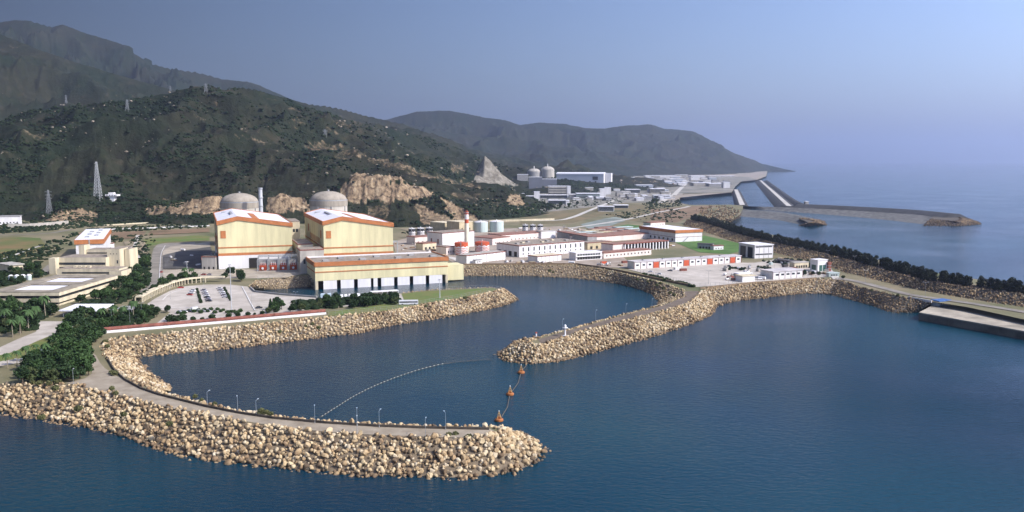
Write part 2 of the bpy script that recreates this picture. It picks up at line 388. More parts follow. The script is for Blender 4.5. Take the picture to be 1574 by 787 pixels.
# projected position of every grid point, to know which stretch of hillside a photo mark lies on
def to_px(X, Y, Z):
    zc = Y*CP + (HC-Z)*SP; up = Y*SP - (HC-Z)*CP
    return 787 + F*X/zc, 393.5 - F*up/zc
PU, PV = to_px(XX, YY, ZZ)
def inpoly(U, V, poly):
    ins = np.zeros(U.shape, bool); n = len(poly)
    for i in range(n):
        x0, y0 = poly[i]; x1, y1 = poly[(i+1) % n]
        if y0 == y1: continue
        c = ((y0 > V) != (y1 > V)) & (U < (x1-x0)*(V-y0)/(y1-y0)+x0)
        ins ^= c
    return ins
rock = np.zeros(XX.shape); grass = np.zeros(XX.shape); stone = np.zeros(XX.shape)
near = YY < 2600
jit = (fbm(XX/30, YY/30, 3, 77)-.5)*14; jit2 = (fbm(XX/25, ZZ/25+YY/60, 3, 79)-.5)*8
def mark(arr, poly, lo=0, hi=99999, v=1.0):
    k = inpoly(PU+jit, PV+jit2, poly) & (YY > lo) & (YY < hi); arr[k] = v
mark(rock, [(525,300),(527,285),(545,263),(575,261),(625,270),(655,288),(672,300),(640,306),(600,305),(560,308),(530,310)], 1150, 1500)
mark(rock, [(408,318),(412,302),(428,296),(448,298),(474,305),(474,322),(410,323)], 1150, 1500)
mark(rock, [(215,330),(225,318),(260,316),(300,303),(336,298),(344,312),(330,330)], 1150, 1500, 0.85)
mark(rock, [(60,345),(90,325),(125,322),(150,330),(140,350)], 1100, 1600, 0.8)
mark(rock, [(632,312),(660,318),(700,340),(690,350),(650,345)], 1100, 1500, 0.6); mark(rock, [(560,312),(600,309),(598,330),(570,335)], 1100, 1500, 0.45)
mark(rock, [(672,300),(690,308),(720,325),(735,345),(700,340)], 1100, 1700, 0.8)
mark(rock, [(785,300),(800,300),(805,315),(790,318),(780,308)], 1300, 1800, 0.9)
mark(stone, [(730,276),(735,262),(743,232),(750,232),(768,250),(783,268),(796,284),(730,286)], 2000, 2500, 1)
for poly in ([(286,176),(300,177),(318,184),(316,188),(298,184)], [(305,146),(318,148),(345,166),(342,170),(322,158)],
             [(298,131),(316,133),(314,137),(300,135)], [(355,207),(380,209),(400,213),(420,221),(418,224),(395,219),(360,213)],
             [(445,176),(460,182),(472,192),(466,194),(448,183)], [(545,182),(575,183),(577,188),(548,189)],
             [(460,226),(480,218),(500,214),(520,216),(545,228),(560,236),(555,242),(520,231),(480,231)],
             [(540,230),(575,240),(640,258),(700,275),(745,285),(740,292),(690,282),(630,268),(570,247)],
             [(500,193),(520,200),(528,206),(520,206)], [(690,255),(720,252),(712,262),(695,266)]):
    mark(rock, poly, 1300, 3400, 0.47)
mark(rock, [(535,276),(600,277),(650,281),(650,285),(600,281.5),(535,280)], 1150, 1500, 0.05)
# scattered bare rock on the dry slopes
sc_ = fbm(XX/38, YY/38+ZZ/20, 4, 91)*0.6 + fbm(XX/260, YY/260, 3, 95)*0.4
rock = np.maximum(rock, np.clip((sc_-0.57)*9, 0, 1)*0.42*(YY < 5000))
hm = bpy.data.materials.new('hillside'); hm.use_nodes = True
def hill_material(m):
    n, l = m.node_tree.nodes, m.node_tree.links; b = n['Principled BSDF']; b.inputs['Roughness'].default_value = 0.95; b.inputs['Specular IOR Level'].default_value = 0.1
    tc = n.new('ShaderNodeTexCoord')
    def noise(s, d=6, ro=.65, vec=None):
        x = n.new('ShaderNodeTexNoise'); x.inputs['Scale'].default_value = s; x.inputs['Detail'].default_value = d; x.inputs['Roughness'].default_value = ro
        l.new(vec or tc.outputs['Object'], x.inputs['Vector']); return x.outputs['Fac']
    def ramp(f, stops):
        r = n.new('ShaderNodeValToRGB'); l.new(f, r.inputs[0]); cr = r.color_ramp
        while len(cr.elements) < len(stops): cr.elements.new(0.5)
        for e, (p, c) in zip(cr.elements, stops): e.position = p; e.color = (*c, 1)
        return r.outputs[0]
    def mix(f, a, b_):
        x = n.new('ShaderNodeMix'); x.data_type = 'RGBA'; l.new(f, x.inputs['Factor']); l.new(a, x.inputs['A']); l.new(b_, x.inputs['B']); return x.outputs['Result']
    def attr(a):
        x = n.new('ShaderNodeAttribute'); x.attribute_name = a; return x.outputs['Fac']
    veg = ramp(noise(0.03), [(0.36, (0.006, 0.010, 0.006)), (0.48, (0.013, 0.021, 0.010)), (0.57, (0.024, 0.032, 0.016)), (0.68, (0.060, 0.050, 0.032))])
    veg2 = ramp(noise(0.004, 4), [(0.38, (0.011, 0.020, 0.010)), (0.60, (0.032, 0.027, 0.017))])
    f = n.new('ShaderNodeValue'); f.outputs[0].default_value = 0.5
    v = mix(f.outputs[0], veg, veg2)
    mp = n.new('ShaderNodeMapping'); mp.inputs['Scale'].default_value = (1, 1, 0.25); l.new(tc.outputs['Object'], mp.inputs[0])
    rk = ramp(noise(0.12, 7, .7, mp.outputs[0]), [(0.38, (0.05, 0.038, 0.026)), (0.46, (0.19, 0.135, 0.085)), (0.55, (0.31, 0.225, 0.135)), (0.64, (0.41, 0.325, 0.215))])
    st = ramp(noise(0.06, 7, .7), [(0.4, (0.13, 0.115, 0.09)), (0.6, (0.28, 0.255, 0.21))])
    ml = n.new('ShaderNodeMath'); ml.operation = 'MULTIPLY_ADD'; l.new(noise(0.09, 5, .75), ml.inputs[0]); ml.inputs[1].default_value = 4.0; ml.inputs[2].default_value = -2.0
    ad = n.new('ShaderNodeMath'); ad.operation = 'ADD'; ad.use_clamp = True; l.new(ml.outputs[0], ad.inputs[0])
    m2 = n.new('ShaderNodeMath'); m2.operation = 'MULTIPLY_ADD'; l.new(attr('rock'), m2.inputs[0]); m2.inputs[1].default_value = 4.2; m2.inputs[2].default_value = -1.7
    l.new(m2.outputs[0], ad.inputs[1])
    c = mix(ad.outputs[0], v, rk); c = mix(attr('stone'), c, st)
    l.new(c, b.inputs['Base Color'])
    bp = n.new('ShaderNodeBump'); bp.inputs['Strength'].default_value = 1; bp.inputs['Distance'].default_value = 5.0
    l.new(noise(0.10, 6, .7), bp.inputs['Height']); l.new(bp.outputs[0], b.inputs['Normal'])
hill_material(hm)
idx = np.arange(NA*NR).reshape(NR, NA)
q = np.stack([idx[:-1,:-1].ravel(), idx[:-1,1:].ravel(), idx[1:,1:].ravel(), idx[1:,:-1].ravel()], 1)
keep = (np.maximum.reduce([ZZ.ravel()[q[:,k]] for k in range(4)]) > 2.0)
hills = npmesh('hills', np.stack([XX.ravel(), YY.ravel(), ZZ.ravel()], 1), q[keep], hm, dict(rock=rock.ravel(), stone=stone.ravel()), smooth=True)
hills['kind'] = 'structure'

def hill_z(x, y):
    return float(terrain_height(np.array([[x]]), np.array([[y]]))[0, 0])
def hill_hit(u, v, y0=1150, y1=4000):
    """first point where the sight line of a photo mark meets the hills"""
    ys = np.linspace(y0, y1, 500); d = ray(u, v); t = ys/d.y
    zs = terrain_height((d.x*t)[None], ys[None])[0]; k = np.where(zs >= HC+d.z*t)[0]
    i = k[0] if len(k) else 0
    return Vector((d.x*t[i], ys[i], zs[i]))

# scrub: leaf clumps standing on the near slopes
ico_v = []; 
_b = bmesh.new(); bmesh.ops.create_icosphere(_b, subdivisions=1, radius=1); _b.verts.ensure_lookup_table()
IV = np.array([tuple(v.co) for v in _b.verts]); IF = np.array([[v.index for v in f.verts] for f in _b.faces]); _b.free()
_b = bmesh.new(); bmesh.ops.create_icosphere(_b, subdivisions=2, radius=1); _b.verts.ensure_lookup_table()
IV2 = np.array([tuple(v.co) for v in _b.verts]); IF2 = np.array([[v.index for v in f.verts] for f in _b.faces]); _b.free()
NS = 46000
ii = rng.integers(0, NR*NA, NS*5)
zz, yy, xx, rk_ = ZZ.ravel()[ii], YY.ravel()[ii], XX.ravel()[ii], rock.ravel()[ii]+stone.ravel()[ii]
cl = fbm(xx/90, yy/90, 3, 31)
ok = (zz > 9.5) & (yy < 3000) & (rk_ < 0.35) & (cl > 0.40) & (rng.random(len(ii)) < (0.35+0.65*(cl > 0.52)))
ii = ii[ok][:NS]; n_ = len(ii)
px_, py_, pz_ = XX.ravel()[ii]+rng.normal(0,2,n_), YY.ravel()[ii]+rng.normal(0,3,n_), ZZ.ravel()[ii]
rad = rng.uniform(1.2, 3.2, n_)*(py_/1500)**.6
JV = IV[None]*(1+0.35*rng.normal(0, 1, (n_, len(IV), 1)).clip(-1.2, 1.2)); JV = JV*rad[:,None,None]*np.array([1.25, 1.25, .8])
JV = JV + np.stack([px_, py_, pz_+rad*.2], 1)[:,None]
JF = IF[None] + (np.arange(n_)*len(IV))[:,None,None]
leafh = M('hillside_foliage', (0.022, 0.035, 0.015), 0.9, 0.2, 0.012, col2=(0.007, 0.015, 0.008), spec=0.05)
scrub = npmesh('hillside_scrub', JV.reshape(-1,3), JF.reshape(-1,3), leafh)
tag(scrub, 'dark green scrub covering the lower slopes of the hills', 'scrub', kind='stuff')

NB = 2600
ii = rng.integers(0, NR*NA, NB*5); zz, yy, xx = ZZ.ravel()[ii], YY.ravel()[ii], XX.ravel()[ii]
ok = (zz > 12) & (yy < 3400) & (fbm(xx/160, yy/160, 3, 131) > 0.50)
ii = ii[ok][:NB]; n_ = len(ii); rad = (0.5+1.8*rng.random(n_)**3)*(YY.ravel()[ii]/1500)**.8
JV = IV[None]*(1+0.3*rng.normal(0, 1, (n_, len(IV), 1)).clip(-1.2, 1.2))*rad[:,None,None]*np.array([1.5,1.1,.9])
JV = JV + np.stack([XX.ravel()[ii]+rng.normal(0,3,n_), YY.ravel()[ii]+rng.normal(0,3,n_), ZZ.ravel()[ii]+rad*.7+1.0], 1)[:,None]
o = npmesh('hillside_boulders', JV.reshape(-1,3), (IF[None]+(np.arange(n_)*len(IV))[:,None,None]).reshape(-1,3), M('hill_granite', (0.34,0.29,0.22), .9, .2, .05, col2=(.13,.10,.07)))
tag(o, 'pale granite boulders strewn over the dark hillside', 'boulders', kind='stuff')
def flat_scrub(polys, label, mat, seed=3, r=(0.9, 2.4)):
    g = np.random.default_rng(seed); pts = []
    for poly, n in polys:
        us = [p[0] for p in poly]; vs = [p[1] for p in poly]
        u, v = g.uniform(min(us), max(us), n*6), g.uniform(min(vs), max(vs), n*6); k = np.where(inpoly(u, v, poly))[0][:n]
        for i in k:
            q = P(u[i], v[i]); pts.append((q.x+g.normal(0,1), q.y+g.normal(0,2), q.z))
    pts = np.array(pts); n_ = len(pts); pts[:,2] = np.maximum(pts[:,2], terrain_height(pts[:,0], pts[:,1]))
    rad = g.uniform(*r, n_); JV = IV[None]*(1+0.35*g.normal(0, 1, (n_, len(IV), 1)).clip(-1.2, 1.2))*rad[:,None,None]*np.array([1.2,1.2,.85])
    JV = JV + np.stack([pts[:,0], pts[:,1], pts[:,2]+rad*.3], 1)[:,None]
    JF = IF[None] + (np.arange(n_)*len(IV))[:,None,None]
    o = npmesh('scrub', JV.reshape(-1,3), JF.reshape(-1,3), mat); tag(o, label, 'scrub', kind='stuff')
flat_scrub([([(-40,352),(40,340),(130,332),(322,326),(322,337),(180,346),(60,356),(-40,362)], 1500), ([(130,352),(322,343),(322,350),(200,356),(140,362)], 260),
            ([(0,392),(60,378),(90,366),(120,358),(112,372),(70,400),(40,412),(0,425)], 260), ([(196,362),(250,360),(225,384),(205,392)], 60),
            ([(780,300),(830,305),(880,308),(960,303),(960,312),(880,320),(810,330),(780,322)], 420), ([(985,313),(1044,308),(1050,316),(1000,322)], 160),
            ([(182,448),(196,434),(206,402),(226,398),(230,430),(212,447),(190,466),(130,472),(110,476),(118,471),(165,456)], 340), ([(207,466),(225,455),(250,442),(275,431),(300,427),(306,430),(285,434.5),(262,440),(240,448),(213,463)], 240),
            ([(449,464),(520,461),(560,459),(610,458),(612,466),(560,470),(500,474),(450,477)], 380), ([(160,506),(165,488),(215,476),(238,480),(225,496),(190,503)], 230), ([(-10,445),(0,420),(45,412),(66,416),(66,424),(20,438)], 200),
            ([(-20,515),(-20,470),(60,470),(84,484),(54,496),(50,508)], 260), ([(125,365),(180,362),(190,372),(130,378)], 90), ([(200,384),(226,384),(228,396),(205,400)], 60), ([(0,425),(0,395),(40,400),(62,402),(66,412)], 120),
            ([(1165,402),(1222,398),(1262,408),(1262,414),(1220,410)], 60), ([(930,330),(1000,318),(1056,322),(1060,334),(1030,342),(960,336)], 160), ([(610,360),(660,350),(700,345),(690,352),(640,364)], 70)],
           'dark green scrub and small trees around the foot of the hills', leafh)

# ================================================================== stone slopes
stone_pool = []            # (x, y, z, r) of every armour stone, sorted out later
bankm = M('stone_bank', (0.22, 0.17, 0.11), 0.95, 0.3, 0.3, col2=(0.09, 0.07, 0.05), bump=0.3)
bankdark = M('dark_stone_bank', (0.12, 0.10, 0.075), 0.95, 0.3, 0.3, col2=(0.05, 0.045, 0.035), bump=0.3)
def slope(crest, toe, spacing=1.9, rad=(0.65, 1.45), name='stone_embankment', mat=None, zc=ZG, zt=0.0, stones=True, berm=1.0, under=1.12, pool=None, world=False, drop=0.0, tone=0.0):
    cp = crest if world else [P(u, v, zc) for u, v in crest]; tp = toe if world else [P(u, v, zt) for u, v in toe]
    n = 90
    A, La = resample(cp, n); B, Lb = resample(tp, n)
    D = B + (B-A)*0.35; D[:,2] = -3.0 if zt <= 0.5 else B[:,2]-1.5
    A2 = A.copy(); A2[:,2] = A[:,2] - 0.05
    V = np.concatenate([A2, B + [0,0,-.4], D]); f = []
    for j in range(2):
        for i in range(n-1): f.append((j*n+i, j*n+i+1, (j+1)*n+i+1, (j+1)*n+i))
    o = npmesh(name, V, np.array(f), mat or bankm); o['kind'] = 'structure'
    if not stones: return o
    Lm = (La+Lb)/2; W = np.mean(np.linalg.norm(A-B, axis=1))
    ns, nt = int(Lm/spacing), max(2, int(W/spacing))
    for i in range(ns):
        for j in range(-1, nt+2):
            if rng.random() < drop: continue
            s = (i+rng.random())/ns; t = (j+rng.random())/nt
            if t > under or t < -berm*spacing/W: continue
            k = min(s*(n-1), n-1.001); a = int(k); w = k-a
            pa = A[a]*(1-w)+A[a+1]*w; pb = B[a]*(1-w)+B[a+1]*w
            p = pa + (pb-pa)*t
            if t < 0: p[2] = zc
            r = (rad[0]+(rad[1]-rad[0])*rng.beta(1.6,2.0))*0.93 * (1.0 if rng.random() < .88 else 1.35)
            if rng.random() < .55:
                q = p + rng.normal(0, spacing*.45, 3)*[1, 1, .15]; stone_pool.append((q[0], q[1], p[2]+.35, r*.5, tone))
            stone_pool.append((p[0]+rng.normal(0,.2), p[1]+rng.normal(0,.2), p[2]+r*0.25+rng.normal(0,.15), r, tone))
    return o
def off(px, dist, z0, z1):
    """toe of a far slope, dist metres to the left of the direction of travel"""
    pts = [P(u, v, z0) for u, v in px]; out = []
    for i, p in enumerate(pts):
        a, b = pts[max(0,i-1)], pts[min(len(pts)-1,i+1)]; d = (b-a); d.z = 0; d.normalize()
        q = p + Vector((-d.y, d.x, 0))*dist; q.z = z1; out.append(q)
    return out
def W3(px, z=ZG): return [P(u, v, z) for u, v in px]
T_OUTER = [(-10,632),(28.6,640),(66.7,645),(95,650),(124,656),(152.5,661),(183,668),(209.6,676),(238,688),(257,694),(276,699),(330,708),(400,716),(450,722),(506,725.5),(556,732),(617.7,731),(687.6,736),(729.6,733)]
slope([(-300,594)]+OUTER[:-1], [(-300,610)]+T_OUTER, rad=(0.66,1.42), spacing=1.65, berm=.35)
slope([(730,673),(752,671),(768,667),(774,662),(770,657)], [(729.6,733),(785.5,727),(815,717),(829,704),(837,693),(822,680),(799.5,667)], rad=(0.8,1.6), spacing=1.75)
# stones heaped along the inner edge of the hook, and its inner slope
slope(W3(INNER[:10]), off(INNER[:10], -13, ZG, 0.0), world=True, rad=(0.65,1.35), berm=.4)
slope(INNER[9:], [(240,583),(220,567),(212,554),(214,551),(216,549),(218,548)][::1] if False else [(262,599),(240,583),(226,573),(216,562),(212,555),(211,551),(213,549)], rad=(0.62,1.3))
T_LEFT = [(213,549),(260,544),(300,540.5),(350,536),(400,530),(450,524),(500,518),(547.7,512.8),(603.6,500),(659.5,492),(715.5,482),(771,471)]
slope(LEFTB, T_LEFT, rad=(0.62,1.3), spacing=1.8)
slope([(771,446),(774,445),(770,443.5)], [(771,471),(796.5,461),(777,446)], rad=(0.6,1.1), spacing=1.6)
slope(W3(LEFTN[:5]), off(LEFTN[:5], -11, ZG, 0), world=True, rad=(0.5,0.9), spacing=2.2)
slope(CHAN, [(391,447),(402,446),(445,443.5),(483,440)], rad=(0.5,0.9), spacing=1.8, drop=.25)
slope(FARB, [(694,425),(740,424.3),(808.6,424),(877,427.4),(923,432),(957,437.7),(987,445.7),(1005,453.7),(1013,464)], rad=(0.55,1.1), spacing=1.9)
slope(W3(ARMI[3:]), off(ARMI[3:], -12, ZG, 0), world=True, rad=(0.6,1.1))
slope([(1049,447),(1052,455),(1037,461.5),(1014,469.5)], [(1013,464),(1013.5,466),(1013,468),(1006,473)], rad=(0.5,0.9))
slope([(827,519),(812,524),(816,531),(831.5,530)], [(797,523.5),(765,546),(776.6,555.5),(815,560)], rad=(0.7,1.3), spacing=1.8)
slope(ARMO, [(815,560),(859,555.5),(900,546),(946,532.7),(991.6,521),(1037,506),(1071.6,494),(1092,483.5),(1100,471),(1112,467)], rad=(0.7,1.3), spacing=1.9)
slope(RBANK, [(1112,467),(1140,461.5),(1177,458),(1205,454),(1238,450.6),(1271,452)], rad=(0.7,1.3), spacing=2.0)
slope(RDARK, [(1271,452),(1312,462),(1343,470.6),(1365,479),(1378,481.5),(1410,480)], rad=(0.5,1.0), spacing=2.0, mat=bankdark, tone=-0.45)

# sea wall bank on the right: rises from the road to the wooded crest
ZB = 14.0
SB_toe = [(1050,346),(1085,357),(1140,375),(1200,391),(1262,406),(1300,419),(1350,431),(1400,443),(1456,453.5),(1520,464),(1574,472),(1700,494)]
SB_top = [(1056,337),(1083,343.5),(1139,362),(1200,376),(1265,390),(1301,400),(1353,414),(1415,431),(1470,439.5),(1530,447),(1574,453),(1700,474)]
bt = [P(u, v, ZB) for u, v in SB_top]
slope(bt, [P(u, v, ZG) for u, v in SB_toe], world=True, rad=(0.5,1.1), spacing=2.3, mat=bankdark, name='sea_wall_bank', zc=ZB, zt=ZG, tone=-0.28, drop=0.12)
A, _ = resample(bt, 80)
Bk = []
for i in range(80):
    a, b = A[max(0,i-1)], A[min(79,i+1)]; d = (b-a)/np.linalg.norm(b-a); Bk.append(A[i] + np.array([-d[1], d[0], 0])*16)
Bk = np.array(Bk); C3 = Bk + (Bk-A)*1.4; C3[:,2] = -3
V = np.concatenate([A, Bk, C3]); fs = [(j*80+i, j*80+i+1, (j+1)*80+i+1, (j+1)*80+i) for j in range(2) for i in range(79)]
o = npmesh('sea_wall_crest', V, np.array(fs), M('bare_earth', (0.20,0.14,0.09), .95, .25, .1)); o['kind'] = 'structure'
BANK_A, BANK_B = A, Bk

# harbour breakwaters in the distance
def mole(name, top, w, zt, mat, side=14, pts_world=None):
    pts = [P(u, v, zt) for u, v in top]; A, L = resample(smooth_line(pts, 4), 50); rows = [[], [], [], []]
    for i in range(50):
        a, b = A[max(0,i-1)], A[min(49,i+1)]; d = (b-a)/np.linalg.norm(b-a); nrm = np.array([-d[1], d[0], 0])
        for k, (o_, z) in enumerate(((-w/2-side, -2), (-w/2, zt), (w/2, zt), (w/2+side, -2))):
            p = A[i]+nrm*o_; p[2] = z; rows[k].append(p)
    V = np.array(sum(rows, [])); fs = [(j*50+i, j*50+i+1, (j+1)*50+i+1, (j+1)*50+i) for j in range(3) for i in range(49)]
    fs += [(0,50,100,150)[::1], (49,149+50,149,99)]
    o = npmesh(name, V, np.array(fs), mat); o['kind'] = 'structure'; return o
molem = M('concrete_armour', (0.17, 0.165, 0.15), 0.95, 0.25, 0.12, col2=(0.035, 0.035, 0.035), bump=0.8)
moledark = M('dark_concrete_armour', (0.05, 0.05, 0.052), 0.95, 0.2, 0.1)
slope([(1105,316.5),(1142,316.8),(1190,318),(1273,321.5),(1350,326),(1417,330.5),(1450,333)], [(1105,319),(1142,320.3),(1243,328),(1300,332.5),(1365,338.8),(1420,345.5),(1450,345)], stones=False, mat=molem, name='harbour_breakwater', zc=6)
mole('harbour_breakwater', [(1225,313.6),(1300,316.8),(1400,322.4),(1469,329)], 16, 12, moledark, side=30)  # rampart's dark colour stands in for shade on its side away from the sun
slope([(1120,322.5),(1136,323),(1197,327.2),(1222,331.5),(1246,336.5)], [(1120,332),(1136,332.8),(1197,338.8),(1215,342.5),(1232,346)], stones=False, mat=molem, name='harbour_mole', zc=6)
sheet('harbour_mole_top', [P(u,v,6) for u,v in [(1120,322.5),(1136,323),(1197,327.2),(1222,331.5),(1246,336.5),(1250,335.5),(1224,329.8),(1197,325.5),(1136,321.3),(1120,321)]], 6.0, molem)
mole('causeway', [(1168,277.5),(1212,317)], 26, 8, moledark, side=13)
strip('causeway_road', [(1169,277.5),(1213,317)], 10, M('pale_concrete', (0.5,0.47,0.42), .9, .1, .05), z=8.6)
mole('outer_causeway', [(1178,277),(1212,302),(1232,313)], 10, 10, moledark, side=12)
mole('short_causeway', [(1131,291),(1141,314.5)], 18, 7, moledark, side=8)
strip('causeway_road', [(1131,291),(1141,314.5)], 11, MATS['pale_concrete'], z=7.5)
for c, t, kw in (([(1060,317),(1100,316),(1125,319),(1137,326),(1128,335)], [(1137,318),(1141,322),(1140,328),(1136,333),(1121,342)], {}),
             ([(1436,331),(1469,331),(1480,337),(1470,341),(1430,337)], [(1469,330),(1500,341),(1505,345),(1472,347.5),(1418,347)], {}),
             ([(1228,336),(1243,337.5),(1258,341),(1245,343)], [(1243,335.6),(1266,341),(1269,346),(1228,347)], {})):
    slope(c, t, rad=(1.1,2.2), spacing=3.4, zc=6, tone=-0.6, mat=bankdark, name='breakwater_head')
    sheet('breakwater_head_top', [P(u, v, 6) for u, v in c], 6.0, bankdark)

# stones on the flat headland by the harbour
hp = [(1069,322),(1100,316),(1125,318),(1138,326),(1122,343),(1100,340),(1080,333)]
for _ in range(900):
    u, v = rng.uniform(1060,1140), rng.uniform(314,345)
    if inpoly(np.array([u]), np.array([v]), hp)[0]:
        p = P(u, v); stone_pool.append((p.x, p.y, 8.5+rng.uniform(0,2), rng.uniform(1.0,2.4), -0.45))
# quay
def quay():
    pts = [P(1412.6,480,5), P(1574,508.7,5), P(1760,541,5)]
    back = [P(1800,522,5), P(1574,481.5,5), P(1464,461,5), P(1440,466,5)]
    poly = [(p.x, p.y) for p in pts+back]
    o = MB().prism(poly, 4.3, 5.0).build('quay', M('quay_concrete', (0.42,0.37,0.29), .9, .22, .06, bump=.05)); o['kind'] = 'structure'
    MB().prism(poly, -3, 4.297).build('quay_wall', M('shaded_stained_concrete', (0.13,0.115,0.09), .9, .3, .1), o)  # water-stained face, its colour also darkened for the shade on the front
quay()

# ------------------------------------------------------------------ build the stones
stonem = bpy.data.materials.new('armour_stone'); stonem.use_nodes = True
def stone_material(m):
    n, l = m.node_tree.nodes, m.node_tree.links; b = n['Principled BSDF']; b.inputs['Roughness'].default_value = 0.9; b.inputs['Specular IOR Level'].default_value = 0.2
    at = n.new('ShaderNodeAttribute'); at.attribute_name = 'rnd'
    r = n.new('ShaderNodeValToRGB'); l.new(at.outputs['Fac'], r.inputs[0]); cr = r.color_ramp
    st = [(0.0, (0.10, 0.075, 0.05)), (0.2, (0.23, 0.155, 0.09)), (0.45, (0.42, 0.30, 0.165)), (0.75, (0.53, 0.415, 0.25)), (1.0, (0.58, 0.49, 0.35))]
    while len(cr.elements) < 5: cr.elements.new(.5)
    for e, (p, c) in zip(cr.elements, st): e.position = p; e.color = (*c, 1)
    tc = n.new('ShaderNodeTexCoord'); ns = n.new('ShaderNodeTexNoise'); ns.inputs['Scale'].default_value = 0.9; ns.inputs['Detail'].default_value = 6
    l.new(tc.outputs['Object'], ns.inputs['Vector'])
    r2 = n.new('ShaderNodeMapRange'); r2.inputs['From Min'].default_value = .3; r2.inputs['From Max'].default_value = .7; r2.inputs['To Min'].default_value = .65; r2.inputs['To Max'].default_value = 1.12
    l.new(ns.outputs['Fac'], r2.inputs['Value'])
    mx = n.new('ShaderNodeVectorMath'); mx.operation = 'SCALE'; l.new(r.outputs[0], mx.inputs[0]); l.new(r2.outputs[0], mx.inputs['Scale'])
    l.new(mx.outputs[0], b.inputs['Base Color'])
stone_material(stonem)
def rock_shapes(base, k):
    out = []
    for _ in range(k):
        V = base*rng.uniform([.8,.7,.6],[1.25,1.1,.95])
        for _ in range(8):          # chisel flat faces
            d = rng.normal(size=3); d /= np.linalg.norm(d); c = rng.uniform(.42,.8)
            s = V@d; V = V - np.outer(np.clip(s-c, 0, None), d)
        out.append(V + rng.normal(0,.02,V.shape))
    return out
SH2, SH1 = rock_shapes(IV2, 24), rock_shapes(IV, 24)
pool = np.array(stone_pool)
dist = np.hypot(pool[:,0], np.hypot(pool[:,1], HC-pool[:,2]))
pu, pv = to_px(pool[:,0], pool[:,1], pool[:,2])
vis = (pu > -10) & (pu < 1584) & (pv < 780) & (pool[:,2] > .3)
size = np.where(vis, pool[:,3]/dist, 0); order = np.argsort(-size); big = order[:300]; rest = order[300:]
rest = rest[(pu[rest] > -60) & (pu[rest] < 1640)]
def rot(k):
    a = rng.normal(size=(k,4)); a /= np.linalg.norm(a, axis=1)[:,None]; w,x,y,z = a.T
    return np.stack([1-2*(y*y+z*z),2*(x*y-z*w),2*(x*z+y*w),2*(x*y+z*w),1-2*(x*x+z*z),2*(y*z-x*w),2*(x*z-y*w),2*(y*z+x*w),1-2*(x*x+y*y)],1).reshape(k,3,3)
Vs, Fs, As, o_ = [], [], [], 0
for shp, fc, sel in ((SH2, IF2, rest[dist[rest] < 620]), (SH1, IF, rest[dist[rest] >= 620])):
    which = rng.integers(0, 24, len(sel))
    for w in range(24):
        k = sel[which == w]
        if not len(k): continue
        X = np.einsum('nij,vj->nvi', rot(len(k)), shp[w])*pool[k,3][:,None,None] + pool[k,:3][:,None]
        Vs.append(X.reshape(-1,3)); Fs.append((fc[None]+(np.arange(len(k))*len(shp[w]))[:,None,None]).reshape(-1,3)+o_); o_ += len(k)*len(shp[w])
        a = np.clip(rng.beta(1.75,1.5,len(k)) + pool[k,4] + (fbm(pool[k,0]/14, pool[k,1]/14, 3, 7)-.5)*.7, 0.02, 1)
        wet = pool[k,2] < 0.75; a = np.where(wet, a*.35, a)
        As.append(np.repeat(a, len(shp[w])))
o = npmesh('armour_rocks', np.concatenate(Vs), np.concatenate(Fs), stonem, dict(rnd=np.concatenate(As)))
tag(o, 'tan armour boulders heaped along the breakwaters and banks', 'rocks', kind='stuff')
print('stones', len(pool))
protos = []
for w in range(24):
    me = bpy.data.meshes.new('armour_rock'); me.from_pydata([tuple(v) for v in SH2[w]], [], [tuple(int(i) for i in f) for f in IF2]); me.materials.append(stonem)
    a = me.attributes.new('rnd', 'FLOAT', 'POINT'); a.data.foreach_set('value', np.full(len(SH2[w]), float(np.clip(rng.beta(1.75,1.5),0,1)), np.float32)); protos.append(me)
for k in big:
    o = bpy.data.objects.new('armour_rock', protos[rng.integers(0,24)]); COL.objects.link(o)
    o.location = pool[k,:3]; o.rotation_euler = rng.uniform(0,6.28,3); o.scale = (pool[k,3],)*3
    tag(o, 'tan boulder on the outer slope of the nearest breakwater', 'boulder', 'large boulders on the nearest breakwater')

# ================================================================== haze
hz = MB().box(-S+50, S-50, -1900, S-50, -9, 1400).build('haze', None or M('haze_air', (1,1,1)))
hz.data.materials.clear(); hmz = bpy.data.materials.new('haze_air_volume'); hmz.use_nodes = True
nn, ll = hmz.node_tree.nodes, hmz.node_tree.links
for x in list(nn):
    if x.type == 'BSDF_PRINCIPLED': nn.remove(x)
pvn = nn.new('ShaderNodeVolumePrincipled'); pvn.inputs['Color'].default_value = (0.72, 0.79, 0.98, 1); pvn.inputs['Density'].default_value = HAZE_DENSITY
pvn.inputs['Anisotropy'].default_value = 0.64
ll.new(pvn.outputs[0], nn['Material Output'].inputs['Volume']); hz.data.materials.append(hmz)
tag(hz, kind='stuff'); tag(hz, 'thin blue sea haze over the whole bay', 'haze')
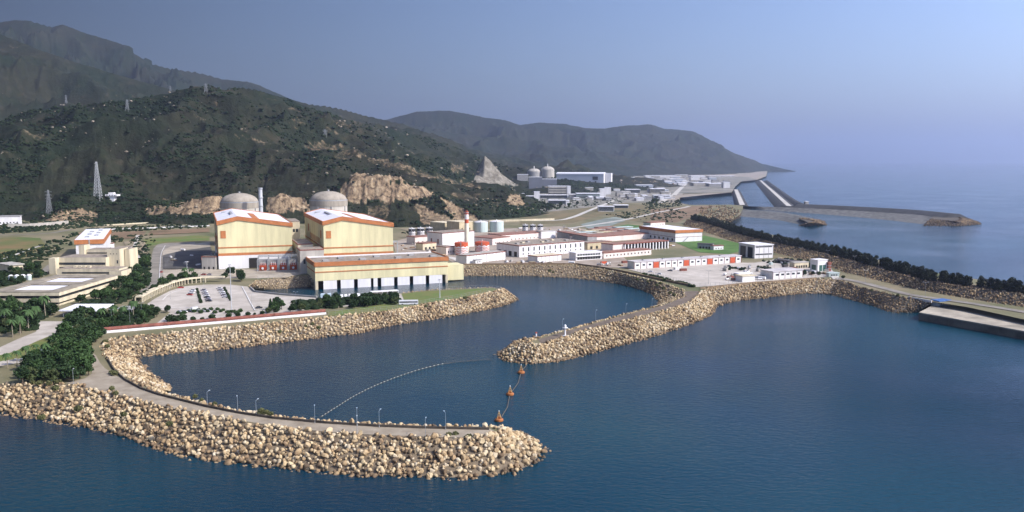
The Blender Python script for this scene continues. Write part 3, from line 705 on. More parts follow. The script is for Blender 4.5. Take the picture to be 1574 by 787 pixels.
# ================================================================== roads, yards, lawns
patch('breakwater_road', [(100,589),(114,591),(143,598),(171.5,605),(200,611),(229,619),(267,628.6),(300,633),(380,648),(450,659),(506,664),(576,668.6),(654,671.4),(730,673),(760,668.6),(763,664),(752,659),(646,656.5),(534,652),(450,644.6),(421.5,642),(366,633.5),(318,624),(282,615),(245,605.6),(217,596),(192,582),(178,578),(170,572),(161,566),(154,558),(148,547),(141.5,540.5),(130,541),(137,563),(142,574),(130,582)], crestroad)
patch('arm_road', [(1053,448),(1051,456),(1037,462.5),(1014,471),(980,479.5),(934,491.5),(888,504.5),(854,513.5),(827,522),(831.5,528),(877,514),(923,500.6),(957,492.6),(991.6,483.5),(1026,475.5),(1055.6,466),(1069,457),(1074,447)], darkroad)
patch('paved_yard', [(222,470),(240,458),(262,447),(285,440),(319,437.5),(353,437.5),(380,440.5),(391.5,449.5),(429.6,454),(487,458.2),(510,458),(600,453),(617,451.5),(622,460),(610,466),(487,474),(430,482),(235,502),(262,480)], paving)
patch('pale_road', [(-90,560),(0,534),(28,521),(56,510),(57,494),(122,494),(118,501),(98,508),(90,532),(88,540),(70,548),(31,557.5),(0,563),(-90,588)], paving)
patch('median_lawn', [(-60,560),(0,546),(21,541),(56,525),(97,508),(84,526),(62,536),(31,551),(0,556)], lawnm)
patch('hall_road', [(212,448),(229,440),(232,398),(236,382),(243,375),(257,374),(300,372),(300,377),(262,380),(252,386),(250,435),(240,448),(224,458)], greyroad)
patch('paved_yard', [(250,386),(262,379),(322,372),(332,415),(470,412),(478,418),(440,427),(385,428),(300,428),(251,434)], M('yard_concrete', (0.40,0.345,0.27), .9, .18, .05))
patch('lawn', [(617,452),(659,447.6),(715,445),(757,443),(768,446),(714,457.5),(659,466),(603,477),(547.7,482.6),(505,486),(503,480),(545,474),(622,464)], lawnm)
patch('lawn', [(220,368),(300,362),(322,363),(322,370),(257,372.5),(232,378),(222,384)], lawnm)
patch('rough_field', [(-60,370),(25,364),(62,366),(70,378),(40,395),(0,415),(-60,430)], M('rough_field', (0.20,0.13,0.06), .95, .3, .02, col2=(0.08,0.12,0.03)))
patch('plant_yard', [(604,372),(640,362),(760,352),(860,348),(900,352),(930,372),(966,402),(966,412),(923,411),(886,405.5),(700,406.5),(690,400),(610,395)], M('plant_concrete', (0.37,0.31,0.25), .9, .2, .05, col2=(.22,.17,.125)))
patch('service_yard', [(965,414),(1000,411),(1139,404),(1160,404),(1200,398),(1240,405),(1285,424),(1250,427.5),(1100,439.5),(1068,441.5),(1040,433),(1000,423)], paving)
patch('green_field', [(943,349),(965,345),(997,348),(998,362),(975,357)], brightlawn)
patch('green_field', [(1036,372),(1078,364),(1082,362),(1135,374),(1139,386),(1120,391),(1075,388)], brightlawn)
patch('green_field', [(1140,378),(1200,392),(1250,405),(1215,401),(1165,392)], scrubm)
patch('tank_yard', [(892,345),(930,336),(968,330),(960,340),(930,350),(905,352)], tealyard)
patch('dry_ground', [(800,330),(880,322),(960,312),(1040,322),(1056,336),(1000,345),(930,330),(880,343),(800,345)], scrubm)
patch('dry_ground', [(1000,322),(1062,317),(1100,316),(1060,335),(1040,342),(1000,342)], M('dry_bank', (0.23,0.15,0.09), .95, .25, .03, col2=(.12,.085,.045)))
patch('site_ground', [(770,300),(900,284),(1044,270),(1176,266),(1164,276),(1139,279),(1130,287),(1125,295.5),(1050,297.5),(1040,302),(1035,311),(960,312),(880,322),(800,330),(780,315)], M('building_site', (0.28,0.25,0.21), .95, .25, .012, col2=(.10,.11,.085)))
patch('beach', [(1000,262),(1140,257.5),(1180,261),(1177,271),(1164,276),(1150,272),(1044,270)], sandm)
patch('beach', [(1018,306),(1040,300),(1046,299),(1125,295.6),(1044,304),(1044,312),(1036,313)], sandm)
pale = MATS['pale_concrete']
strip('plant_road', [(640,336),(760,339),(850,339),(880,334),(905,324),(935,312),(950,306)], 9, pale)
strip('plant_road', [(870,352),(960,338),(1010,327),(1048,320),(1060,317)], 8, pale)
strip('site_road', [(1036,300),(1050,286),(1062,276)], 14, pale)
strip('site_road', [(1015,312),(1032,300)], 12, pale)
strip('sea_wall_road', [(1262,404),(1287,430)], 6, pale)
strip('quay_road', [(1285,427.5),(1322,434),(1390,451.5),(1435,459),(1487,466),(1574,480),(1720,505)], 7.5, greyroad)
strip('crest_path', [(1070,341),(1139,369),(1200,384.5),(1262,400),(1300,412)], 3.5, pale)
strip('terrace_road', [(150,352),(230,350),(322,346)], 6, pale)
strip('terrace_road', [(-60,362),(60,360),(110,353)], 6, greyroad)
strip('car_park_lane', [(60,425),(85,404),(110,392)], 7, greyroad)
strip('plant_road', [(607,398),(640,392),(690,396),(712,404)], 8, pale)

# ================================================================== generic building
def frame_of(p0, p1, z=ZG):
    A, B = P(*p0, z), P(*p1, z); d = B-A
    return A, math.atan2(d.y, d.x), math.hypot(d.x, d.y)
def wins(root, W, n, z0, z1, w, x0=None, x1=None, face=0.0, mat=None, name='window', side=None, margin=1.5):
    """n openings on the front (side=None) or on a side wall"""
    x0 = margin if x0 is None else x0; x1 = W-margin if x1 is None else x1
    m = MB()
    if side is None: m.box(-w/2, w/2, -0.12, 0.25, z0, z1)
    elif side == 'L': m.box(-0.12, 0.25, -w/2, w/2, z0, z1)
    else: m.box(-0.25, 0.12, -w/2, w/2, z0, z1)
    me = m.mesh(name, mat or glass)
    for i in range(n):
        c = x0 + (x1-x0)*(i+.5)/n
        o = bpy.data.objects.new(name, me); COL.objects.link(o); o.parent = root
        o.location = (c, face, 0) if side is None else (face, c, 0)
def block(label, cat, p0, p1, depth, vtop, wall=white, roof=gravelroof, edge=None, over=0.3, name='building', group=None, z=ZG, fn=None, lip=0.7, h=None):
    A, rz, W = frame_of(p0, p1, z)
    H = h if h else top_z(A.x, A.y, vtop) - z
    root = thing(name, label, cat, (A.x, A.y, z), rz, group)
    MB().box(0, W, 0, depth, -1.0, H-lip).build('wall', wall, root)
    rf = MB().box(-over, W+over, -over, depth+over, H-lip+0.002, H).build('roof', edge or roof, root)
    if edge: MB().box(0.5, W-0.5, 0.5, depth-0.5, H-0.05, H+0.06).build('roof_surface', roof, rf)
    if fn: fn(root, W, depth, H)
    return root

# ------------------------------------------------------------------ turbine halls
TH_A = R(20.5)
def turbine_hall(label, X, Y, W, D, concrete_side):
    root = thing('turbine_hall', label, 'turbine hall', (X, Y, ZG), TH_A, 'yellow turbine halls')
    H0, HR, H1 = 41.0, 45.0, 38.0; xr = W*0.27
    e0, er, e1 = H0, HR, H1
    prof = [(0,-1),(W,-1),(W,e1),(xr,er),(0,e0)]
    MB().xz(prof, 0, D).build('wall', yellow, root)
    t = 3.6
    for nm, y0, y1 in (('fascia', -0.8, 0.0-0.003), ('fascia', D+0.003, D+.8)):
        MB().xz([(-0.8, e0-t+1),(xr, er-t+1),(W+.8, e1-t+1),(W+.8, e1+1),(xr, er+1),(-.8, e0+1)], y0, y1).build(nm, orange, root)
    MB().box(-.8,-.003,0,D,e0-t+1,e0+1).build('fascia', orange, root)
    MB().box(W+.003,W+.8,0,D,e1-t+1,e1+1).build('fascia', orange, root)
    rf = MB().xz([(0,e0+.01),(xr,er+.01),(W,e1+.01),(W,e1+.5),(xr,er+.5),(0,e0+.5)], 0.01, D-.01).build('roof', roofwhite, root)
    # panels and vents on the roof
    s = (e1-er)/(W-xr)
    def rz_(x): return er+.5+s*(x-xr) if x > xr else e0+.5+(er-e0)*x/xr
    for x0, x1, y0, y1, mt, nm in ((xr+W*.20, xr+W*.29, 4, D*.62, orange, 'roof_panel'),):
        MB().add([(x0,y0,rz_(x0)+.05),(x1,y0,rz_(x1)+.05),(x1,y1,rz_(x1)+.05),(x0,y1,rz_(x0)+.05),(x0,y0,rz_(x0)+.35),(x1,y0,rz_(x1)+.35),(x1,y1,rz_(x1)+.35),(x0,y1,rz_(x0)+.35)],
                 [(0,3,2,1),(4,5,6,7),(0,1,5,4),(1,2,6,5),(2,3,7,6),(3,0,4,7)]).build(nm, mt, rf)
    MB().box(W*.20, W*.235, D*.35, D*.62, e0+2.2, e0+4.6).build('roof_vent', steel, rf)
    MB().box(W*.10, W*.22, D*.75, D*.77, e0+1.5, e0+3.4).build('roof_vent', steel, rf)
    for z0, z1, mt, nm in ((18.2,19.3,orange,'upper_band'),(11.6,13.9,orange,'lower_band')):
        MB().box(-.25, W+.25, -.25, -.003, z0, z1).build(nm, mt, root)
        MB().box(-.25, -.003, 0, D, z0, z1).build(nm, mt, root)
    MB().box(-.2, W+.2, -.2, -.003, -1, 11.597).build('base_wall', white, root)
    MB().box(-.2, -.003, 0, D, -1, 11.597).build('base_wall', concrete if concrete_side else white, root)  # base material of the side wall is chosen per hall
    MB().box(W*.035, W*.105, -.25, -.003, 27, 33.5).build('louvre', orange, root)
    MB().box(W*.40, W*.525, -.35, -.203, 0, 9).build('vehicle_door', dark, root)
    # side wall louvres and slots
    for y in (D*.10, D*.75): MB().box(-.3, -.004, y, y+6, 26, 33).build('louvre', orange, root)
    m = MB().box(-.3,-.004,-1,1,20.5,25.5).mesh('slot_window', orange)
    for i in range(9):
        o = bpy.data.objects.new('slot_window', m); COL.objects.link(o); o.parent = root; o.location = (0, D*.18+i*D*.062, 0)
    return root
turbine_hall('yellow hall with orange bands, white roof and a dark vehicle door, left of the two', -254.8, 730, 62.5, 132, False)
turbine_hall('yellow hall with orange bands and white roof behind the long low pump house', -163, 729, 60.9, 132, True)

# ------------------------------------------------------------------ reactors
def reactor(label, u, Yc, vt):
    X = (u-787)/F*Yc*1.0*(CP + (HC-40)/Yc*SP); zt = top_z(X, Yc, vt) - ZG; r = 20.6
    root = thing('reactor_building', label, 'reactor', (X, Yc, ZG), 0, 'domed reactor buildings')
    h = zt-10.5
    MB().lathe([(r,-1),(r,h-6)], n=48).build('drum', M('pale_drum_concrete', (0.50,0.46,0.40), .9, .12, .12, streak=True), root, smooth=False)
    MB().lathe([(r+.5,h-5.998),(r+.5,h),(r-.1,h+.3)], n=48).build('ring_beam', domec, root)
    MB().lathe([((r-.4)*math.cos(a), h+.25+10.2*math.sin(a)) for a in [R(x) for x in (0,8,16,25,35,45,55,65,75,84)]]+[(0.3,h+10.5)], n=48).build('dome', domec, root, smooth=True)
    MB().lathe([(r+.12,h-17),(r+.12,h-16)], n=48).build('band', domec, root)
    MB().lathe([(1.2,h+10.3),(1.2,h+12)], n=12).build('vent', steel, root)
    MB().lathe([(r+.35,h-.1),(r+.35,h+1.1),(r+.25,h+1.1),(r+.25,h-.1)], n=48, cap=False).build('railing', steel, root)
    for a in (R(-70), R(-110), R(-20)):
        MB().box(r*math.cos(a)-.8, r*math.cos(a)+.8, r*math.sin(a)-.6, r*math.sin(a)+.3, -1, h-6.1).build('buttress', greyw, root)
reactor('weathered concrete reactor dome directly left of the white ventilation stack', 369, 950, 296.5)
reactor('weathered concrete reactor dome right of the white ventilation stack, behind the second yellow hall', 505.5, 950, 293.5)
def ventstack():
    Yc = 925; X = (401-787)/F*Yc*1.0; zt = top_z(X, Yc, 288.5)-ZG
    root = thing('ventilation_stack', 'slim white ventilation stack between the two concrete domes', 'chimney', (X, Yc, ZG))
    MB().lathe([(2.3,0),(2.1,zt-2)], n=20).build('shaft', galv, root)
    MB().lathe([(2.5,zt-1.998),(2.5,zt)], n=20).build('cap_ring', steel, root)
    for z in (zt*.82, zt*.68): MB().lathe([(2.35,z),(2.6,z+.2),(2.6,z+.9),(2.35,z+1.1)], n=20).build('collar', steel, root)
    MB().tube((0,-2.5,0),(0,-2.4,zt-4),.12).build('ladder', steel, root)
ventstack()
def lbox(label, name, cat, u0, u1, Yf, depth, vtop, wall, roof=gravelroof, rot=TH_A, fn=None, edge=None, z=ZG, group=None):
    """box given by the picture columns of its front and its distance"""
    X0 = (u0-787)/F*Yf; W = (u1-u0)/F*Yf/(math.cos(rot)-(u1-787)/F*math.sin(rot)) if rot else (u1-u0)/F*Yf
    H = top_z(X0, Yf, vtop)-z
    root = thing(name, label, cat, (X0, Yf, z), rot, group)
    MB().box(0,W,0,depth,-1,H-.8).build('wall', wall, root)
    rf = MB().box(-.2,W+.2,-.2,depth+.2,H-.798,H).build('roof', edge or roof, root)
    if edge: MB().box(.5,W-.5,.5,depth-.5,H-.05,H+.06).build('roof_surface', roof, rf)
    if fn: fn(root, W, depth, H)
    return root
def aux_fn(root, W, D, H):
    wins(root, W, 2, H*.72, H*.80, 2.0)
    MB().box(-.1,W+.1,-.15,-.003,H*.42,H*.46).build('band', orange, root)
    MB().box(-.1,W+.1,-.15,-.003,H*.2,H*.26).build('band', orange, root)
lbox('tall plain yellow block tucked behind the right corner of the first yellow hall', 'auxiliary_building', 'building', 446, 460, 800, 40, 340, cream, fn=aux_fn)
def annex_fn(root, W, D, H):
    for i in range(3): MB().box(1.5+i*4.2, 3.0+i*4.2, -.1, .2, 0, 2.4).build('door', dark, root)
    MB().box(-.15, -.003, -.2, D, H-3, H-.9).build('side_band', redp, root)
    for i in range(2): MB().box(2+i*3, 3.2+i*3, D*.4, D*.4+1.5, H+.05, H+1.4).build('roof_vent', steel, root)
block('low brown annex with red edge leaning against the left side of the first hall', 'annex', (310.5,414), (332,414.3), 34, 394, concrete, gravelroof, edge=maroon, name='annex', fn=annex_fn)
block('small pale annex at the right corner of the first hall, above the transformers', 'annex', (449,411), (460.5,410.5), 26, 389, cream, gravelroof, name='annex', fn=lambda r,W,D,H: wins(r, W, 2, 3, 4.2, 1.2))
lbox('stepped brown-roofed annex at the left foot of the second hall', 'annex', 'annex', 459, 496, 702, 22, 384, concrete, gravelroof, edge=maroon, fn=lambda r,W,D,H: (wins(r, W, 4, H*.4, H*.6, 1.6), wins(r, D, 3, H*.4, H*.6, 1.6, side='L')))
lbox('upper flat annex against the left wall of the second hall', 'annex', 'annex', 456, 480, 735, 50, 375, cream, gravelroof, edge=maroon, fn=lambda r,W,D,H: wins(r, D, 5, H*.55, H*.7, 1.6, side='L'))

# ------------------------------------------------------------------ transformers with their gantry
def transformer_bank():
    A, rz, W = frame_of((396,417), (460,415.5))
    g = thing('switchgear_gantry', 'grey steel gantry of portal frames over the red transformers', 'gantry', (A.x, A.y, ZG), rz)
    for i in range(5):
        x = i*W/4.0*.98
        m = MB(); m.box(x-.35,x+.35,0,.7,0,9.5); m.box(x-.35,x+.35,11,11.7,0,12); m.tube((x,.35,9.5),(x,11.35,12),.3)
        m.build('portal_frame', steel, g)
    for y, z in ((.35,9.6),(5.5,11.6),(11.3,12.1)):
        MB().box(0,W*.98,y-.3,y+.3,z,z+.6).build('beam', steel, g)
    MB().box(0,W,12.5,13,0,9).build('fire_wall', greyw, g)
    proto = None
    for i in range(4):
        x = W/4*.98*(i+.5)
        loc = Vector((A.x,A.y,ZG)) + Matrix.Rotation(rz,3,'Z') @ Vector((x,2.2,0))
        lab = 'red transformer with white bushings, %s before the first yellow hall' % ('leftmost','second from the left','third from the left','rightmost')[i]
        if proto is None:
            t = proto = thing('transformer', lab, 'transformer', loc, rz, 'red transformers in front of the hall')
            MB().box(-2.8,2.8,-1.5,3.5,.5,4.6).build('tank', redp, t)
            MB().box(-3.2,3.2,-2,4,0,.5).build('plinth', concrete, t)
            m = MB()
            for k in range(9): m.box(-2.4+k*.6-.1, -2.4+k*.6+.1, -2.5, -1.503, .8, 4.2)
            m.build('radiator', redp, t)
            for k in range(3): MB().lathe([(.28,4.6),(.34,5.2),(.2,5.4),(.34,5.9),(.2,6.1),(.3,6.6),(.1,7.6)], cx=-1.6+k*1.6, cy=1.8, n=10).build('bushing', white, t)
            m = MB(); m.tube((-2.4,3,5.4),(2.4,3,5.4),.6,n=12); m.build('conservator', redp, t)
            MB().lathe([(.9,5.0),(.9,5.2)],n=14).build('valve', white, t) if False else MB().tube((0,-2.52,2.5),(0,-2.75,2.5),1.0,n=14).build('fan', white, t)
        else: dup(proto, loc, rz, label=lab)
transformer_bank()

# ------------------------------------------------------------------ waterfront pump house
def pump_house():
    A = P(485,445.7,0); rz = math.atan2(41,102); W = 110.0; D = 48.0
    root = thing('pump_house', 'long yellow pump house with orange roof edge standing in the water channel', 'pump house', (A.x,A.y,0), rz)
    H = 18.8; pier = 7.0
    MB().box(0,W,0,D,pier,H).build('wall', yellow, root)
    MB().box(-.6,W+.6,-.7,-.003,H-.2,H+3.2).build('fascia', orange, root)
    MB().box(-.7,-.003,-.7,D+.6,H-.2,H+3.2).build('fascia', orange, root)
    MB().box(W+.003,W+.7,-.7,D+.6,H-.2,H+3.2).build('fascia', orange, root)
    rf = MB().xz([(0,H+.01),(W,H+.01),(W,H+2.4),(0,H+2.4)],.01,D).build('roof', gravelroof, root)
    for i in range(7):
        MB().box(8+i*15,13+i*15,10+(i%2)*14,15+(i%2)*14,H+2.42,H+3.6).build('roof_hatch', greyw, rf)
    MB().box(0,W*.98,D*.86,D*.90,H+2.42,H+3.3).build('parapet', white, rf)
    MB().box(-.2,W+.2,-.25,-.003,H-5.2,H-4.4).build('band', orange, root)
    MB().box(-.2,-.003,-.25,D,H-5.2,H-4.4).build('band', orange, root)
    n = 8; xs = [W*f for f in (0.03,0.155,0.28,0.405,0.455,0.58,0.70,0.825,0.955)]
    for i in range(8):
        x0 = xs[i]+W*.028 if i != 3 else xs[i]+W*.02; x1 = xs[i+1]
        if i == 3: x1 = xs[4]
        MB().box(x0,x1,.15,1.2,-2,pier-.003).build('screen_wall', white, root)
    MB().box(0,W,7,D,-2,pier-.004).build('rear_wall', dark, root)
    MB().box(0,2.2,0,D,-2,pier-.003).build('end_wall', cream, root)
    MB().box(W-2,W,0,D,-2,pier-.003).build('end_wall', cream, root)
    MB().box(W+.72,W+16,6,D*.5,1,H-5).build('side_extension', yellow, root)
pump_house()
# wall of the channel, low parapet
def wall_line(name, label, cat, px, h, t, mat, z=ZG, coping=None, world=None):
    pts = world or [P(u,v,z) for u,v in px]
    m = MB(); c = pts[0]
    L = []; Rr = []
    for i,p in enumerate(pts):
        a,b = pts[max(0,i-1)],pts[min(len(pts)-1,i+1)]; d=(b-a).normalized(); n_=Vector((-d.y,d.x,0)); L.append(p+n_*t/2-c); Rr.append(p-n_*t/2-c)
    n=len(pts); vs=[(*q[:2],z_) for z_ in (-.6,h) for q in Rr+L]; N=2*n; fs=[]
    for i in range(n-1):
        fs += [(i,i+1,N+i+1,N+i),(n+i+1,n+i,N+n+i,N+n+i+1),(N+i,N+i+1,N+n+i+1,N+n+i)]
    fs += [(0,N,N+n,n),(n-1,2*n-1,N+2*n-1,N+n-1)]
    m.add(vs,fs); o = m.build(name, mat); o.location = c; tag(o,label,cat); return o
wall_line('parapet', 'low dark parapet along the channel behind the car park', 'parapet', [(385,443),(391.5,449),(429.6,453.3),(487,457.6)], 1.2, .8, greyw)
wall_line('retaining_wall', 'low stone wall topping the bank of the service yard', 'wall', [(1076,444.5),(1106,440.8),(1155.7,435.9),(1205,432.6),(1255,428.6)], 1.2, .8, M('brown_stone_wall',(0.25,0.18,0.11),.95,.2,.3))
wall_line('retaining_wall', 'curved brown wall between the far rock bank and the plant', 'wall', [(712,408),(760,407.4),(812,407),(886,407),(926,412.6),(960,419),(995,426.5),(1030,434),(1068,441.5)], 1.6, 1.0, MATS['brown_stone_wall'])
wall_line('retaining_wall', 'dark wall bordering the breakwater road on its lagoon side', 'wall', [(164,550),(175.5,569.5),(192,584.5),(217,598.2),(245,607.8),(282,617),(318,626),(366,635.5),(421.5,644),(500,651),(580,656),(646,658.5),(752,660.8)], 0.9, .5, M('dark_wall',(0.09,0.075,0.06),.95,.2,.3))

# ------------------------------------------------------------------ pipeline
def pipeline():
    a, b = P(160,511.5), P(500,482.5); d=(b-a); L=d.length; rz=math.atan2(d.y,d.x)
    t = thing('pipeline', 'dark red pipeline on a white wall along the tan rock bank', 'pipeline', a, rz)
    MB().tube((0,0,1.9),(L,0,1.9),1.15,n=12).build('pipe', maroon, t)
    MB().box(0,L,-1.9,-1.3,-.5,1.3).build('wall', white, t)
    for i in range(24): MB().box(i*L/24+1,i*L/24+1.8,-1,1,-.3,.9).build('saddle', concrete, t)
    for k in range(3):
        MB().tube((L*(.25+.25*k)-.3,0,1.9),(L*(.25+.25*k)+.3,0,1.9),1.35,n=12).build('flange', maroon, t)
pipeline()

# ------------------------------------------------------------------ arcade over the walkway
def arcade():
    px = [(213.5,465),(228,457),(243,450),(264,441.5),(285,436.5),(306,434),(326,433),(345,432.8)]
    pts = smooth_line([P(u,v) for u,v in px], 5); c = pts[0]
    t = thing('covered_walkway', 'long curved cream arcade sheltering the edge of the car park', 'arcade', c)
    L,Rr=[],[]
    for i,p in enumerate(pts):
        a,b=pts[max(0,i-1)],pts[min(len(pts)-1,i+1)]; d=(b-a).normalized(); nn_=Vector((-d.y,d.x,0)); L.append(p+nn_*2.2-c); Rr.append(p-nn_*2.2-c)
    n=len(pts); N=2*n; vs=[(*q[:2],z_) for z_ in (3.4,4.2) for q in Rr+L]; fs=[]
    for i in range(n-1): fs += [(i,i+1,N+i+1,N+i),(n+i+1,n+i,N+n+i,N+n+i+1),(N+i,N+i+1,N+n+i+1,N+n+i),(i+1,i,n+i,n+i+1)]
    fs += [(0,N,N+n,n),(n-1,2*n-1,N+2*n-1,N+n-1)]
    MB().add(vs,fs).build('roof', cream, t)
    me = MB().box(-.3,.3,-.3,.3,-.2,3.4).mesh('pillar', cream)
    A,_ = resample(pts, 34)
    Ls,_ = resample([p+c for p in Rr], 34); Lb,_ = resample([p+c for p in L], 34)
    for q_ in (Ls,Lb):
        for q in q_[:30]:
            o=bpy.data.objects.new('pillar',me); COL.objects.link(o); o.parent=t; o.location=Vector(q)-c; o.location.z=0
arcade()

# ------------------------------------------------------------------ left office buildings
def office():
    x0,x1,y0,y1 = -341,-294.5,544,626; z0=ZG; H=9.3
    t = thing('office_building', 'low flat-roofed cream office block with two white sunken courts in its roof', 'office building', (x0,y0,ZG))
    W,D=x1-x0,y1-y0
    c1=(9,38,8,34); c2=(9,38,46,70)
    mr = M('weathered_roof',(0.30,0.26,0.20),.95,.2,.15)
    m=MB()
    for bx in ((0,9,0,D),(38,W,0,D),(9,38,0,8),(9,38,34,46),(9,38,70,D)): m.box(bx[0]+(.001 if bx[0]>0 else 0),bx[1],bx[2],bx[3],H-.6,H)
    m.build('roof', mr, t)
    for (a,b,c,d) in (c1,c2):
        k=MB().box(a,b,c+5,d,H-1.6,H-.9).build('court_roof', roofwhite, t)
        MB().box(a,b,c,c+5,H-6,H-5).build('court_shade_floor', dark, t)  # near-black colour paints the shade in the open front of each court
    for k,(za,zb,mt,nm,ins) in enumerate(((6.6,8.69,cream,'upper_band',0),(4.6,6.6,dark,'window_strip',1.5),(2.2,4.6,cream,'middle_band',.4),(0.9,2.2,dark,'window_strip',1.9),(-.8,.9,cream,'base_band',.9))):
        m=MB()
        m.box(ins,W-ins,ins,ins+1,za+.002,zb-.002); m.box(W-ins-1,W-ins,ins+1.002,D-ins,za+.002,zb-.002); m.box(ins,ins+1,ins+1.002,D-ins,za+.002,zb-.002); m.box(ins+1,W-ins-1,D-ins-1,D-ins,za+.002,zb-.002)
        m.build(nm, mt if mt is cream else glass, t)
    MB().box(2,9,8,D-8,-.5,H-4.6).build('inner_wall', cream, t)
office()
def canopy():
    pts=[P(90,477,12.5),P(152,478,12.5),P(175,467,12.5),P(117,467,12.5)]
    c=pts[0].copy(); c.z=ZG
    t=thing('entrance_canopy','large plain white canopy over the gate beside the dark trees','canopy',c)
    MB().prism([(p.x-c.x,p.y-c.y) for p in pts],3.9,4.5).build('roof',roofwhite,t)
    for i,(fx,fy) in enumerate(((.06,.12),(.94,.12),(.06,.88),(.94,.88),(.5,.12))):
        q=(pts[0]*(1-fx)+pts[1]*fx)*(1-fy)+(pts[3]*(1-fx)+pts[2]*fx)*fy-c; MB().tube((q.x,q.y,-.1),(q.x,q.y,3.9),.25).build('post',white,t)
    q=(pts[0]+pts[1]+pts[2]+pts[3])/4-c; MB().box(q.x-5,q.x+5,q.y-2,q.y+2,0,3).build('booth',greyw,t)
canopy()
def canopy2():
    pts=[P(178,474,12),P(203,475,12),P(214,470,12),P(190,469.5,12)]; c=pts[0].copy(); c.z=ZG
    t=thing('carport','small grey flat carport right of the white canopy','carport',c)
    MB().prism([(p.x-c.x,p.y-c.y) for p in pts],3.5,3.9).build('roof',greyw,t)
    for p in pts: q=(p-c); MB().tube((q.x*.95+.3,q.y,-.1),(q.x*.95+.3,q.y,3.5),.15).build('post',steel,t)
canopy2()
def stepped():
    A,rz,W=frame_of((66,424),(188,424)); A=P(66,424)
    t=thing('administration_building','stepped cream building with terraces, square towers and dark window strips','administration building',(A.x,A.y,ZG),0)
    s=A.y/F*1.0
    def ux(u): return (u-66)*s
    def bx(nm,u0,u1,y0,y1,v0,v1,mat,par=t,roof=None):
        z0=top_z(0,A.y+y0,v0)-ZG; z1=top_z(0,A.y+y0,v1)-ZG
        o=MB().box(ux(u0),ux(u1),y0,y1,z0,z1).build(nm,mat,par)
        if roof: MB().box(ux(u0)+.4,ux(u1)-.4,y0+.4,y1-.4,z1+.002,z1+.12).build('roof_surface',roof,o)
        return o
    bx('lower_terrace',92,188,-4,14,424,413.5,cream,roof=gravelroof)
    bx('window_strip',100,186,-4.15,-4.003,420.5,418.2,glass)
    bx('rounded_wing',176,195,-8,10,430,417,cream,roof=gravelroof); bx('window_strip',176.5,194.5,-8.15,-8.003,427.5,423.5,glass)
    for i in range(4): bx('roof_plant',110+i*7,115+i*7,4,7,414,408.5,cream)
    bx('middle_block',76,152,14.01,40,424,396,cream,roof=gravelroof)
    bx('window_strip',78,151,13.85,14.0,407,403.5,glass); bx('window_strip',78,151,13.85,14.0,413,410.3,glass)
    bx('corner_tower',68,78,8,16,424,397,cream)
    bx('upper_block',96,146,40.01,58,410,384,cream,roof=gravelroof); bx('window_strip',98,145,39.85,40.0,394.5,391.5,glass); bx('window_strip',98,145,39.85,40.0,389.6,388,glass)
    bx('stair_tower',149,169,20,36,424,383,cream,roof=gravelroof); bx('window',164,166,19.85,20.0,405,400,glass)
    for u in (154,159,164): bx('window',u,u+1,19.85,20.0,391,389.5,glass)
    bx('stair_tower',87,96,38,48,410,377,cream,roof=gravelroof)
    bx('side_wing',170,178,28,44,420,383,cream,roof=gravelroof)
    bx('low_wing',60,87,30,55,420,398,concrete,roof=gravelroof)
stepped()
def auditorium():
    # white hall with a thick orange roof edge behind the stepped building
    Yf=770; X0=(111-787)/F*Yf; W=(151.5-111)/F*Yf*1.03; H=top_z(X0,Yf,369)-ZG; Hb=top_z(X0,Yf,376)-ZG
    D=130
    sh=((165.5-787)/F*(Yf+D)-(151.5-787)/F*Yf)/D
    t=thing('sports_hall','white hall with a thick orange roof edge behind the stepped cream building','hall',(X0,Yf,ZG),-math.atan(sh))
    MB().box(1,W-1,1,D-1,-1,Hb).build('wall',white,t); MB().box(0,W,0,D,Hb+.002,H).build('fascia',orange,t)
    rf=MB().box(.5,W-.5,.5,D-.5,H+.002,H+.35).build('roof',roofwhite,t)
    for i in range(6): MB().box(W*.3+(i%2)*W*.28,W*.44+(i%2)*W*.28,20+i*16,26+i*16,H+.36,H+1.3).build('roof_vent',steel,rf)
    MB().box(W*.48,W*.52,-.3,.99,-1,H+.1).build('rib',steel,t)
auditorium()
def annexw(root,W,D,H):
    m=MB().tube((0,-.15,0),(0,.2,0),1.1,n=14).mesh('round_window',dark)
    for x in (W*.38,W*.68):
        o=bpy.data.objects.new('round_window',m); COL.objects.link(o); o.parent=root; o.location=(x,0,H*.55)
block('white house with two round dark windows right of the stepped building','house',(177.5,394.5),(198,394),16,380.5,white,gravelroof,over=.6,fn=annexw,name='white_house')
block('small brown-roofed white house behind the round-windowed house','house',(158,385),(174,384.5),12,374,white,gravelroof,edge=maroon,name='white_house',fn=lambda r,W,D,H: wins(r,W,3,2,3.4,1.4))
def shelter_fn(root,W,D,H): pass
block('flat cream shelter roof above the teal tanks on the far left','shelter',(16,420),(36,418),22,407,cream,concrete,over=1.0,name='shelter',lip=.8,fn=lambda r,W,D,H: MB().box(.5,W-.5,-.1,.2,.5,H*.6).build('opening',dark,r))
for i in range(4):
    p=P(17+i*9.3,431.5-i*.35); 
    if i==0:
        t=tk0=thing('storage_tank','teal tank with white domed top, leftmost of the four by the office block','tank',p,0,'small teal tanks by the office')
        MB().lathe([(1.9,-.2),(1.9,3.6)],n=18).build('shell',teal,t); MB().lathe([(1.95,3.602),(1.5,4.3),(.8,4.7),(.2,4.8)],n=18).build('lid',white,t)
        MB().box(-.15,.15,-2.1,-1.9,0,4).build('ladder',steel,t)
    else: dup(tk0,p,0,label='teal tank with white domed top, %s, beside the office'%('second from the left','third from the left','rightmost')[i-1])
block('long white house with grey roof at the far left foot of the hill','house',(-30,346.5),(31,345),18,333,white,greyw,over=.8,name='white_house',fn=lambda r,W,D,H: wins(r,W,11,2,4,1.6,mat=dark))
